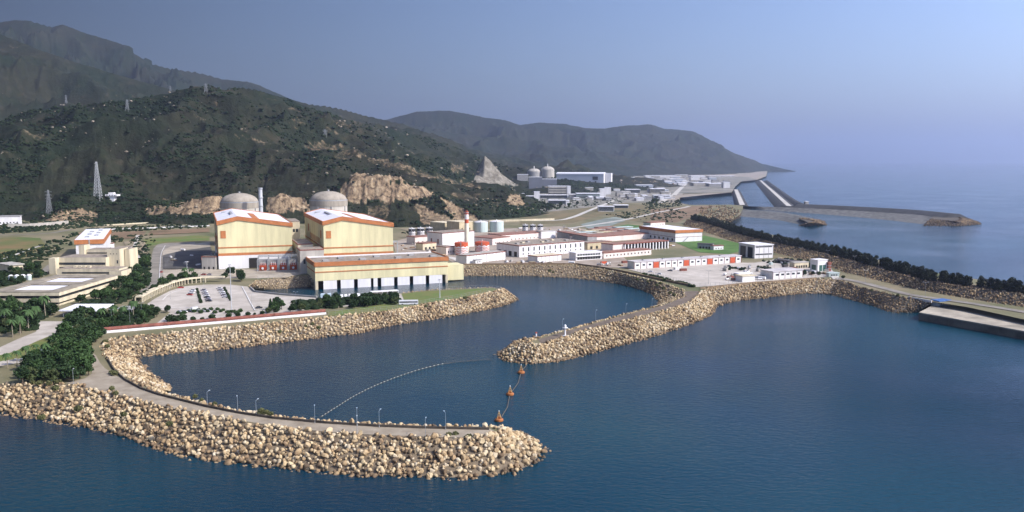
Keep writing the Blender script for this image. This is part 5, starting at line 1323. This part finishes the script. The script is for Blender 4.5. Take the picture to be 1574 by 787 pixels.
# feet of the trees (the crowns reach ~15-25 px higher)
wood(broad,[(34,592),(38,570),(60,560),(82,548),(96,520),(118,520),(140,530),(130,545),(136,560),(140,574),(128,584),(110,588),(60,588)],66,'dark broadleaf tree in the thick grove beside the breakwater road','trees of the grove beside the breakwater road',.88,4.6)
wood(broad,[(96,520),(100,500),(122,492),(150,490),(160,512),(150,530),(120,535)],28,'dark broadleaf tree in the wood between the canopy and the rock bank','trees of the wood behind the rock bank',.85,5)
wood(broad,[(-20,520),(-20,470),(60,470),(88,486),(56,494),(54,508),(20,520)],34,'dark broadleaf tree in the grove before the flat-roofed office','trees of the grove before the office',.9,4.2)
wood(broad+broadg,[(86,480),(104,474),(112,471),(135,464),(165,452),(186,438),(196,432),(200,400),(228,398),(230,440),(214,452),(190,462),(182,466),(120,466),(90,482)],40,'green tree in the belt right of the offices','trees of the belt right of the offices',.8,4.5)
wood(broad,[(152,512),(160,486),(180,478),(222,470),(240,476),(262,478),(240,492),(215,503),(170,509)],30,'dark tree among the lamp posts behind the pipeline','trees behind the left end of the pipeline',.62,4.5)
wood(broad,[(205,466),(225,455),(250,442),(275,431),(300,426),(306,430),(285,435),(262,441),(240,449),(213,464)],24,'dark tree in the row behind the curved arcade','trees behind the curved arcade',.72,3.5)
wood(broad,[(345,430),(352,420),(368,420),(380,430),(366,434)],5,'dark tree right of the arcade end, below the first hall','trees at the end of the arcade',.8,3.5)
wood(broad,[(410,482),(418,474),(445,472),(470,470),(500,468),(520,466),(560,462),(612,458),(612,468),(560,474),(500,478),(450,481)],34,'dark tree in the hedge-like row between the car park and the lawn','trees between the car park and the lawn',.72,3.0)
wood(broad,[(0,455),(0,420),(40,412),(66,414),(70,425),(30,440)],16,'dark tree around the teal tanks','trees around the teal tanks',.75,4)
for u,v in ((12,566),(26,561.5),(40,556),(57,551),(71,556)): use(palms,u,v,'small palm beside the pale road on the far left','palms beside the pale road',1.0)
for u,v in ((20,519),(31,515),(8,506),(44,508),(70,486),(55,500)): use(tallpalm,u,v,'tall palm rising from the grove before the office','tall palms in the grove before the office',.95)
for u,v in ((158,498),(175,496),(190,494),(284,430),(295,427),(205,490)): use(tallpalm,u,v,'palm standing among the dark trees left of the car park','palms left of the car park',.8)
for u,v in ((416,476),(421,477.5),(428,478)): use(cyp,u,v,'pointed cypress at the left end of the dark tree row','cypresses at the end of the tree row')
for i,(u,v,s) in enumerate(((262,494,1.6),(272,494,1.9),(281,492,1.5),(297,493,1.0),(311,492,1.0),(326,490,1.3),(352,488,1.2),(366,486,1.2),(381,485,1.3),(391.5,484,.7),(403,483,1.0),(424,480,1.3))):
    use(bush,u,v,'round clipped shrub in the row along the red pipeline','shrubs along the pipeline',s)
for k in range(20):
    u=274+k*5+rng.normal(0,.5); v=481.5-math.sin((u-274)/96*3.14)*2+rng.normal(0,1.2); use(bushm,u,v,'green shrub in the planted island of the car park','shrubs in the car park island',1.0)
for k in range(9): use(bush,303+k*.7,446+k*2.5,'shrub in the left hedge strip of the car park','left car park hedge',.75)
for k in range(9): use(bush,345+k*1.1,444+k*2.3,'shrub in the right hedge strip of the car park','right car park hedge',.75)
for k in range(20): use(bushm,990+k*4.0+rng.normal(0,1),423+k*.95+rng.normal(0,.6),'green shrub along the wall at the rim of the pale yard','shrubs along the pale yard wall',1.1)
for k in range(16):
    use(bush,(1112+rng.uniform(0,36)),(414+rng.uniform(-2,2)),'dark weedy shrub in the middle of the pale yard','shrubs in the pale yard',.9)
for k in range(12): use(bush,(1165+rng.uniform(0,20)),(413+rng.uniform(-2,3)),'dark shrub near the garage in the pale yard','shrubs near the garage',.9)
wood(broad,[(1225,425),(1300,425),(1310,432),(1290,428),(1240,420)],5,'dark low tree by the road end near the garage','trees near the garage',.5,3)
# the windbreak along the sea wall crest
n=115
for rowi in range(2):
    pass
A_,L_=resample([Vector(p) for p in BANK_A],200); B_,_=resample([Vector(p) for p in BANK_B],200)
vis_=[i for i in range(200) if -20<to_px(A_[i,0],A_[i,1],14.0)[0]<1600]
i0,i1=vis_[0],vis_[-1]
for k in range(295):
    f=i0+(i1-i0)*(k+rng.random())/295; i=int(f); w=f-i; i2=min(i+1,199)
    t=rng.uniform(.15,.85); a=A_[i]*(1-w)+A_[i2]*w; b=B_[i]*(1-w)+B_[i2]*w; q=Vector(a+(b-a)*t)
    use(cas,0,0,'dark casuarina in the windbreak along the sea wall','casuarinas of the sea wall windbreak',.92,p=q)
# shrubs on the knoll, distant plant greens and lower slope
wood(broad,[(800,322),(840,318),(880,314),(905,312),(880,322),(830,328),(800,330)],8,'dark tree on the slope below the distant plant','trees below the distant plant',1.2,8)
wood(broad,[(985,315),(1010,311),(1040,311),(1046,316),(1000,320)],5,'dark tree by the shore of the far basin','trees by the far basin',1.2,8)
# tufts among the stones
tuft=[bush_proto(s,1.1,M('dry_tuft',(.15,.15,.06),.9,.2,.5,col2=(.07,.08,.03)),'tuft') for s in (31,32)]; PROT+=tuft
for u,v in ((64,645),(85,600),(70,588),(50,590),(60,592),(75,592),(90,590),(120,632),(172,600),(178,607),(300,612),(310,618),(330,624),(402,637),(410,638),(416,639),(190,640),(260,655),(430,512),(480,500),(490,506),(470,503),(655,472),(715,460),(1010,440),(1020,445),(980,431),(995,434),(1030,452),(1036,455),(1340,448),(1380,455),(845,418),(850,420),(172,575),(176,577),(165,535),(162,528),(700,672),(690,673),(720,676),(1015,437),(1000,432)):
    use(tuft,u,v,'tuft of dry green weeds growing among the tan boulders','weed tufts among the boulders',1.3,z=ZG if v<650 else 7)
for t in PROT:
    for c in list(t.children): bpy.data.objects.remove(c)
    bpy.data.objects.remove(t)
# ================================================================== cars
def car_proto(name,label,body,kind):
    t=thing(name,label,'car' if kind=='car' else kind,(0,0,-500))
    L,Wd=4.4,1.75
    MB().yz([(-L/2,.35),(L/2,.35),(L/2,.85),(L/2-.9,.98),(-L/2+.9,.98),(-L/2,.8)],-Wd/2,Wd/2).build('body',body,t)
    cab=[(-1.5,.981),(1.1,.981),(.6,1.5),(-1.1,1.5)]
    MB().yz(cab,-Wd/2+.12,Wd/2-.12).build('windows',glass,t)
    MB().box(-Wd/2+.14,Wd/2-.14,-1.05,.55,1.502,1.56).build('roof',body,t)
    w=MB().tube((-.1,0,0),(.1,0,0),.33,n=12).mesh('wheel',dark)
    for x in (-.82,.82):
        for y in (-1.35,1.35):
            o=bpy.data.objects.new('wheel',w); COL.objects.link(o); o.parent=t; o.location=(x,y,.33)
    h=MB().box(-.15,.15,-.03,.03,-.08,.08).mesh('headlight',white)
    for x in (-.6,.6):
        o=bpy.data.objects.new('headlight',h); COL.objects.link(o); o.parent=t; o.location=(x,-L/2-.02,.7)
    return t
def van_proto(label,body):
    t=thing('parked_van',label,'van',(0,0,-500)); MB().yz([(-2.4,.4),(2.4,.4),(2.4,2.1),(-1.3,2.1),(-1.9,1.3),(-2.4,1.1)],-.9,.9).build('body',body,t)
    MB().yz([(-1.75,1.32),(-1.25,1.95),(-1.0,1.95),(-1.0,1.32)],-.93,.93).build('windows',glass,t)
    w=MB().tube((-.1,0,0),(.1,0,0),.36,n=12).mesh('wheel',dark)
    for x in (-.85,.85):
        for y in (-1.5,1.5):
            o=bpy.data.objects.new('wheel',w); COL.objects.link(o); o.parent=t; o.location=(x,y,.36)
    return t
carw=M('white_car_paint',(.75,.75,.76),.3,.03,1,spec=.5); carr=M('red_car_paint',(.38,.04,.03),.3,.03,1,spec=.5); card=M('dark_car_paint',(.03,.035,.05),.25,.03,1,spec=.5); carp=M('silver_car_paint',(.45,.43,.5),.3,.03,1,metal=.4)
CP_={'white':car_proto('parked_car','x',carw,'car'),'red':car_proto('parked_car','x',carr,'car'),'dark':car_proto('parked_car','x',card,'car'),'silver':car_proto('parked_car','x',carp,'car')}
vw=van_proto('x',carw)
ordn=['first','second','third','fourth','fifth','sixth','seventh','eighth']
def carrow(px0,px1,cols,rz,where,grp):
    n=len(cols)
    for i,c in enumerate(cols):
        f=i/(max(1,n-1)); u=px0[0]+(px1[0]-px0[0])*f; v=px0[1]+(px1[1]-px0[1])*f
        pr=vw if c=='van' else CP_[c]
        dup(pr,P(u,v),rz+rng.normal(0,.04),label='%s %s, %s from the back %s'%('white' if c=='van' else c,'van' if c=='van' else 'car',ordn[i],where),group=grp)
carrow((313,447),(321,463.5),['silver','white','silver','white','dark','silver','dark'],R(80),'right of the left hedge strip','cars right of the left hedge strip')
carrow((296,447.5),(292,454),['white','white','red'],R(80),'left of the left hedge strip','cars left of the left hedge strip')
carrow((337,444),(346,457.5),['white','silver','white','white','silver','white'],R(80),'left of the right hedge strip','cars left of the right hedge strip')
for i,(u,c) in enumerate(((276,'white'),(283,'white'),(291,'dark'),(305,'white'),(312,'white'),(319,'silver'))):
    dup(CP_[c],P(u,480.5-i*.3),R(70),label='%s car, %s from the left along the planted island'%(c,ordn[i]),group='cars along the planted island')
dup(vw,P(298,477),R(-60),label='white van parked askew by the planted island')
dup(CP_['red'],P(278,443),R(-70),label='dark red car alone by the arcade')
dup(CP_['dark'],P(398,474),R(-60),label='dark car driving alone on the open right part of the car park')
dup(CP_['red'],P(248,419),R(10),label='small red car on the road left of the first hall')
carrow((519,458.5),(538,457),['van','van','van','van'],R(15),'beside the channel wall','white vans beside the channel')
dup(vw,P(551,456),R(15),label='white van apart to the right of the van row by the channel')
for i,(u,c) in enumerate(((313,'red'),(322,'silver'))): dup(CP_[c],P(u,423),R(80),label='%s car parked on the concrete before the first hall'%('red','silver')[i])
for i,(u,v,c) in enumerate(((1000,418.5,'white'),(1013,422,'white'),(1030,417,'dark'),(1120,410,'dark'),(1181,425,'white'))):
    dup(CP_[c],P(u,v),R(70),label='%s car %s in the pale yard'%(c,('nearest the left end of the red-door workshop','second from the left wall','before the second red door','before the last red door','left of the garage')[i]))
for t in list(CP_.values())+[vw]:
    for c in list(t.children): bpy.data.objects.remove(c)
    bpy.data.objects.remove(t)
def bus():
    p=P(628,469); t=thing('bus','white bus with a dark window band at the edge of the lawn','bus',p,R(5))
    MB().box(-6.2,6.2,0,2.5,.5,3.1).build('body',carw,t); MB().box(-5.9,5.9,-.04,2.54,1.6,2.5).build('windows',glass,t)
    w=MB().tube((0,-.05,0),(0,.3,0),.5,n=12).mesh('wheel',dark)
    for x in (-4,4):
        for y in (0,2.2): o=bpy.data.objects.new('wheel',w); COL.objects.link(o); o.parent=t; o.location=(x,y,.5)
bus()
def lorry(u,v,lab,col):
    p=P(u,v); t=thing('lorry',lab,'lorry',p,R(100)); MB().box(-3.6,2,-1.25,1.25,1.0,3.4).build('cargo_box',col,t)
    MB().yz([(-1.2,.7),(1.2,.7),(1.2,2.6),(-1.2,2.6)],2.2,4.2).build('cab',carw,t); MB().box(4.15,4.25,-1,1,1.6,2.4).build('windscreen',glass,t)
    w=MB().tube((0,-.15,0),(0,.15,0),.5,n=12).mesh('wheel',dark)
    for x in (-2.6,3.2):
        for y in (-1.05,1.05): o=bpy.data.objects.new('wheel',w); COL.objects.link(o); o.parent=t; o.location=(x,y,.5)
lorry(496,459,'pale blue-roofed lorry, left of the pair at the channel wall',M('pale_blue_paint',(.45,.55,.60),.5,.06,1)); lorry(506,458.5,'pale blue-roofed lorry, right of the pair at the channel wall',MATS['pale_blue_paint'])
def shed_canopy():
    a,b=P(571,456),P(613,453.5); d=b-a; t=thing('carport','long white carport roof beside the lawn by the channel','carport',a,math.atan2(d.y,d.x)); L=d.length
    MB().box(0,L,0,5,2.9,3.3).build('roof',white,t)
    for i in range(6): MB().box(L*i/5*.97+.1,L*i/5*.97+.4,.2,.5,-.1,2.9).build('post',white,t)
    MB().box(.5,L-.5,4.5,4.8,0,2.5).build('back_wall',concrete,t)
shed_canopy()

# ================================================================== lamps, masts, towers, fences
def lamp_proto(h,arms,mat=galv):
    mat=steel; t=thing('street_lamp','x','street lamp',(0,0,-500)); MB().lathe([(.16,-.2),(.16,.4),(.08,.5),(.05,h)],n=8).build('pole',mat,t)
    for k in range(arms):
        a=math.pi*k; m=MB().tube((0,0,h-.05),(math.cos(a)*1.3,math.sin(a)*1.3,h+.3),.06,n=6); m.build('arm',mat,t)
        MB().box(math.cos(a)*1.3-.35,math.cos(a)*1.3+.35,-.18,.18,h+.25,h+.42).build('lamp_head',galv,t)
    return t
l1=lamp_proto(6,1); l2=lamp_proto(9,2)
for u,v in ((113,590),(319,626),(365.6,635),(394,640),(484,650.5),(549,655),(583,657),(685,660),(549,668),(654,671)):
    dup(l1,P(u,v),rng.uniform(-.5,.5)+R(90),label='slim lamp post beside the road on the nearest breakwater',group='lamp posts on the nearest breakwater')
dup(l2,P(30.5,584),R(0),label='pale lamp post at the left edge before the dark grove')
for u,v in ((864.6,508),(915.6,493),(962,483),(1002,474.5),(1030,467)):
    dup(l1,P(u,v),R(60),label='slim lamp post on the inner side of the dark road on the middle arm',group='lamp posts on the middle arm')
for u,v in ((234,476),(262,460),(313,438),(387,474),(455,470),(200,500),(172,500),(218,488)):
    dup(l2,P(u,v),rng.uniform(-.3,.3),label='lamp post around the car park among the trees',group='lamp posts around the car park')
for u,v in ((1089,437),(1230,397),(1272,402),(1313,412),(1424,438),(1210,386),(1150,366),(1190,418),(1422,457),(1330,436)):
    dup(l2,P(u,v),rng.uniform(-.3,.3),1.15,label='tall lamp post by the seaward roads',group='lamp posts by the seaward roads')
for t in (l1,l2):
    for c in list(t.children): bpy.data.objects.remove(c)
    bpy.data.objects.remove(t)
def mast(u,v,vt,lab,name='lighting_mast'):
    p=P(u,v); H=top_z(p.x,p.y,vt)-ZG; t=thing(name,lab,'mast',p); MB().lathe([(.35,-.2),(.13,H)],n=8).build('pole',galv,t)
    MB().lathe([(.9,H),(.9,H+.15)],n=12).build('ring',steel,t)
    for k in range(6): a=k*math.pi/3; MB().box(math.cos(a)*1-.3,math.cos(a)*1+.3,math.sin(a)*1-.3,math.sin(a)*1+.3,H-.4,H+.0).build('floodlight',white,t)
mast(356,478,407,'tall lighting mast on the planted island of the car park')
mast(676,458,430,'white pole with floodlights on the lawn before the pump house')
mast(288,425,402,'lighting mast near the left annex of the first hall')
def lattice(p,H,b,lab,name='lattice_mast',arms=0,dish=False,cat='tower',wid=.22,mat=galv):
    t=thing(name,lab,cat,p); m=MB(); n=max(4,int(H/5)); 
    def c(k,z): w=b*(1-.82*min(1,z/H)); return Vector(((-w,w,w,-w)[k],(-w,-w,w,w)[k],z))
    for k in range(4): m.tube(c(k,-4 if name!='x' else 0)+Vector((0,0,0)),c(k,H),wid,wid*.7,5)
    for i in range(n):
        z0,z1=H*i/n,H*(i+1)/n
        for k in range(4): m.tube(c(k,z0),c((k+1)%4,z1),wid*.6,n=4); m.tube(c((k+1)%4,z0),c(k,z1),wid*.6,n=4); m.tube(c(k,z1),c((k+1)%4,z1),wid*.6,n=4)
    m.build('lattice',mat,t)
    for j in range(arms):
        z=H*(.66+.13*j); l=b*1.6; MB().tube((-l,0,z),(l,0,z),wid,n=5).tube((-l,0,z),(0,0,z+2.2),wid*.7,n=4).tube((l,0,z),(0,0,z+2.2),wid*.7,n=4).build('cross_arm',mat,t)
    if dish: MB().lathe([(.2,0),(1.6,.5),(1.9,.9)],n=16).build('dish',white,t).location=(-1.6,-1.6,H-3)
    return t
p=P(151,306); p=hill_hit(151,307,1150,2500); lattice(p,(307-251)/F*p.y,5.2,'tall grey lattice radio mast with a white dish on the dark slope',dish=True,wid=.3)
p=hill_hit(76,330,1130,2500); lattice(p,(330-292)/F*p.y,3.6,'blue-grey lattice pylon above the white house on the left','transmission_pylon',3,cat='pylon',wid=.26,mat=steel)
pg='transmission pylons on the ridge'
for u,v,h in ((317,147,13),(196,172,16),(102,160,13),(500,214,9),(262,140,8)):
    q=hill_hit(u,v+1.5,1150,4300); tt=lattice(q,h/F*q.y,3.4,'thin transmission pylon far up on the dark hill','transmission_pylon',3,cat='pylon',wid=.26,mat=steel); tt['label']={317:'thin pylon on the summit of the near hill',196:'thin pylon standing below the saddle left of the summit',102:'small distant pylon high on the left slope',500:'small pylon on the bare shoulder above the quarry',262:'small pylon on the ridge just left of the summit'}[u]
def fence(px,lab,h=2.4,step=4.0,mat=steel):
    pts=[P(u,v) for u,v in px]; A,L=resample(pts,max(3,int(sum((pts[i+1]-pts[i]).length for i in range(len(pts)-1))/step))); c=Vector(A[0]); t=thing('fence',lab,'fence',c)
    m=MB(); m2=MB()
    pm=MB().tube((0,0,-.2),(0,0,h),.09,n=4).mesh('post',mat)
    for i in range(len(A)):
        if i<98: o=bpy.data.objects.new('post',pm); COL.objects.link(o); o.parent=t; o.location=Vector(A[i])-c
    for zz_ in (.3,h*.5,h-.05): m2.path([Vector(a)-c+Vector((0,0,zz_)) for a in A],.05,4)
    m2.build('rails',mat,t)
fence([(1068,440),(1100,439),(1155,434.4),(1205,431.2),(1262,426.8),(1285,425.5)],'grey mesh fence along the seaward rim of the pale yard')
fence([(1068,440),(1040,432),(1005,422.5),(975,417)],'grey fence along the lagoon rim of the pale yard')
fence([(505,484),(548,481),(603,475.5),(660,465),(716,456),(770,444.5)],'dark fence on the lagoon side of the lawn spit',mat=greyw)
fence([(660,447),(715,444.5),(757,443),(769,445)],'dark fence on the channel side of the lawn spit',mat=greyw)
fence([(396,428.5),(445,423.5),(478,421)],'fence above the shaded rock bank beside the pump house')
def signal():
    p=P(868.5,517); t=thing('beacon','white navigation beacon with a round top on the middle arm','beacon',p)
    MB().lathe([(1.4,-.2),(1.4,.5),(.5,.6),(.35,4.6)],n=12).build('column',white,t); MB().lathe([(1.5,4.6),(1.5,4.9)],n=12).build('gallery',white,t); MB().lathe([(.7,4.9),(.7,6.0),(.1,6.6)],n=12).build('lantern',white,t)
    p=P(824,519); t=thing('beacon','small white post on the tip of the middle arm','post',p); MB().lathe([(.5,-.2),(.35,2.4)],n=10).build('column',white,t); MB().lathe([(.55,2.4),(.55,3)],n=10).build('lamp',redp,t)
signal()

# ================================================================== floats and buoys
def buoy(u,v,lab):
    p=P(u,v,0); s=1.0; t=thing('buoy',lab,'buoy',p,0,'orange buoys in the gap between the breakwaters'); t.scale=(.82,)*3
    bo=M('buoy_orange',(.36,.13,.04),.6,.15,1)
    MB().lathe([(1.4,-.5),(2.1,.1),(2.1,.9),(1.7,1.3)],n=16).build('float',bo,t)
    m=MB()
    for k in range(4): a=k*math.pi/2+.78; m.tube((1.3*math.cos(a),1.3*math.sin(a),1.3),(.15*math.cos(a),.15*math.sin(a),4.6),.12,n=5)
    for z,r in ((2.6,.85),(3.6,.5)):
        for k in range(4): a=k*math.pi/2+.78; b=a+math.pi/2; m.tube((r*math.cos(a),r*math.sin(a),z),(r*math.cos(b),r*math.sin(b),z),.08,n=4)
    m.build('frame',M('buoy_frame',(.55,.33,.12),.6,.1,1),t)
    MB().lathe([(.25,4.6),(.25,5.2)],n=8).build('lamp',white,t); MB().box(-.8,.8,-.7,.7,1.301,2.1).build('housing',bo,t)
buoy(767,647,'orange buoy with frame nearest the tip of the front breakwater'); buoy(784,607,'orange buoy with frame midway across the gap'); buoy(801,573.5,'orange buoy with frame nearest the tip of the middle arm')
def boom():
    px=[(493,641),(520,624),(545,608.5),(575,593.5),(610,579.5),(645,568),(680,559.5),(715,555),(755,552.5)]
    pts=smooth_line([P(u,v,.12) for u,v in px],12); A,L=resample(pts,96); c=Vector(A[0]); t=thing('float_line','curved line of small white floats across the lagoon','float line',c)
    MB().path([Vector(a)-c for a in A],.09,5).build('rope',M('boom_rope',(.12,.10,.08),.8,.1,1),t)
    m=MB().tube((-.45,0,0),(.45,0,0),.17,n=8).mesh('float',M('float_white',(.36,.34,.27),.6,.06,1))
    for i in range(1,76,2):
        d=A[i+1]-A[i-1]; o=bpy.data.objects.new('float',m); COL.objects.link(o); o.parent=t; o.location=Vector(A[i])-c+Vector((0,0,.08)); o.rotation_euler=(0,0,math.atan2(d[1],d[0]))
    for (a,b,lab) in (((769,644),(783,609),'dark rope between the nearest and the middle buoy'),((786,603),(800,575),'dark rope between the middle and the farthest buoy'),((802,570),(808,556),'short dark rope from the farthest buoy to the middle arm')):
        pa,pb=P(*a,.15),P(*b,.15); o=MB().path([Vector((0,0,0)),(pb-pa)*.5+Vector((1.0,0,0)),pb-pa],.18,5).build('rope',MATS['boom_rope']); o.location=pa; tag(o,lab,'rope')
boom()
# odds and ends in the yards
def crate(u,v,lab,col,s=(3,2.2,2.2)):
    p=P(u,v); t=thing('container',lab,'container',p,rng.uniform(0,1)); MB().box(0,s[0]*2,0,s[1],0,s[2]).build('box',col,t)
    m=MB()
    for i in range(10): m.box(i*s[0]*.2+.1,i*s[0]*.2+.25,-.06,-.001,.1,s[2]-.1)
    m.build('ribs',col,t); MB().box(-.06,-.001,.2,s[1]-.2,.15,s[2]-.15).build('door',col,t)
crate(1120,429,'rusty container at the left of the yard sheds',maroon); crate(1127,432,'brown container before the yard sheds',rustroof); crate(1168,428,'dark container between the sheds and the garage',MATS['dark_roof'])
crate(1038,415,'white container before the red-door workshop',white); crate(1046,417,'rusty container in front of the red-door workshop',maroon); crate(925,406,'red container behind the curved wall',redp); crate(957,405,'maroon container beside the red-door workshop',maroon)
crate(1185,408,'green container by the tall flat-roofed building',teal); crate(1205,411,'dark container by the row of huts',MATS['dark_roof']); crate(1215,415,'rusty container behind the garage',maroon)
for i,(u,v) in enumerate(((354,411),(362,413),(371,412.5),(378,411))):
    crate(u,v,'%s crate of equipment at the foot of the first hall'%('white','tan','pale','rusty')[i],(white,cream,concrete,maroon)[i],(1.6,2,2.6))
def gantry2():
    p=P(557,398.5); t=thing('overhead_crane','dark gantry crane lying along the rear of the pump house roof','crane',P(565,400)+Vector((0,25,0)),R(20)); 
    MB().box(0,26,0,1,14,15.6).build('beam',steel,t); MB().box(0,1,-.5,1.5,-.2,14).build('leg',steel,t); MB().box(25,26,-.5,1.5,-.2,14).build('leg',steel,t); MB().box(3,7,-.6,1.6,15.61,17).build('trolley',dark,t)
gantry2()

# clutter of the working yards
eq=thing('equipment','x','equipment',(0,0,-500)); MB().box(-1.6,1.6,-1.1,1.1,.3,2.2).build('casing',concrete,eq); MB().tube((-1,0,2.2),(-1,0,3.4),.25,n=8).tube((.6,0,2.2),(.6,0,2.9),.4,n=8).build('pipes',steel,eq); MB().box(-1.9,1.9,-1.3,1.3,-.2,.3).build('skid',maroon,eq)
eq2=thing('equipment','x','equipment',(0,0,-500)); MB().tube((-2.2,0,1.4),(2.2,0,1.4),.9,n=10).build('vessel',white,eq2); MB().box(-1.6,-1.2,-.7,.7,-.2,.8).box(1.2,1.6,-.7,.7,-.2,.8).build('saddles',maroon,eq2)
eq3=thing('equipment','x','equipment',(0,0,-500)); MB().box(-3,3,-1.2,1.2,-.2,.9).build('stack',M('rusty_steel',(.22,.10,.06),.9,.3,.8),eq3); MB().box(-2,2.4,-.9,1,.9,1.7).build('upper_stack',MATS['tan_wall'],eq3)
regs=(([(604,374),(672,372),(690,396),(612,394)],22,'by the crane tracks right of the second hall'),([(775,402),(960,408),(960,412),(886,406),(775,405)],16,'along the curved brown wall'),
 ([(780,352),(880,350),(900,356),(850,360),(782,360)],26,'behind the green tanks'),([(905,356),(960,350),(1000,360),(940,372)],30,'between the storage sheds'),([(1100,412),(1180,408),(1190,424),(1170,432),(1112,432)],26,'in the middle of the pale yard'),
 ([(1195,398),(1250,404),(1285,424),(1245,424),(1235,416),(1200,412)],22,'around the huts by the garage'),([(1030,366),(1036,380),(1000,384),(1000,372)],6,'beside the colonnaded building'),([(640,350),(700,350),(720,366),(668,370)],18,'around the black-capped tanks'),
 ([(262,382),(318,376),(326,410),(262,412)],12,'in the shaded yard left of the first hall'))
for poly,n,where in regs:
    us=[p[0] for p in poly]; vs=[p[1] for p in poly]; k=0
    while k<n:
        u,v=rng.uniform(min(us),max(us)),rng.uniform(min(vs),max(vs))
        if not in_px(u,v,poly): continue
        k+=1; w=rng.integers(3); dup((eq,eq2,eq3)[w],P(u,v),rng.uniform(0,3.1),rng.uniform(.7,1.3),label=('pale boxy machine on a dark skid ','short white pressure vessel ','rusty stack of stored steel ')[w]+where,group='yard equipment '+where)
for t in (eq,eq2,eq3):
    for c in list(t.children): bpy.data.objects.remove(c)
    bpy.data.objects.remove(t)
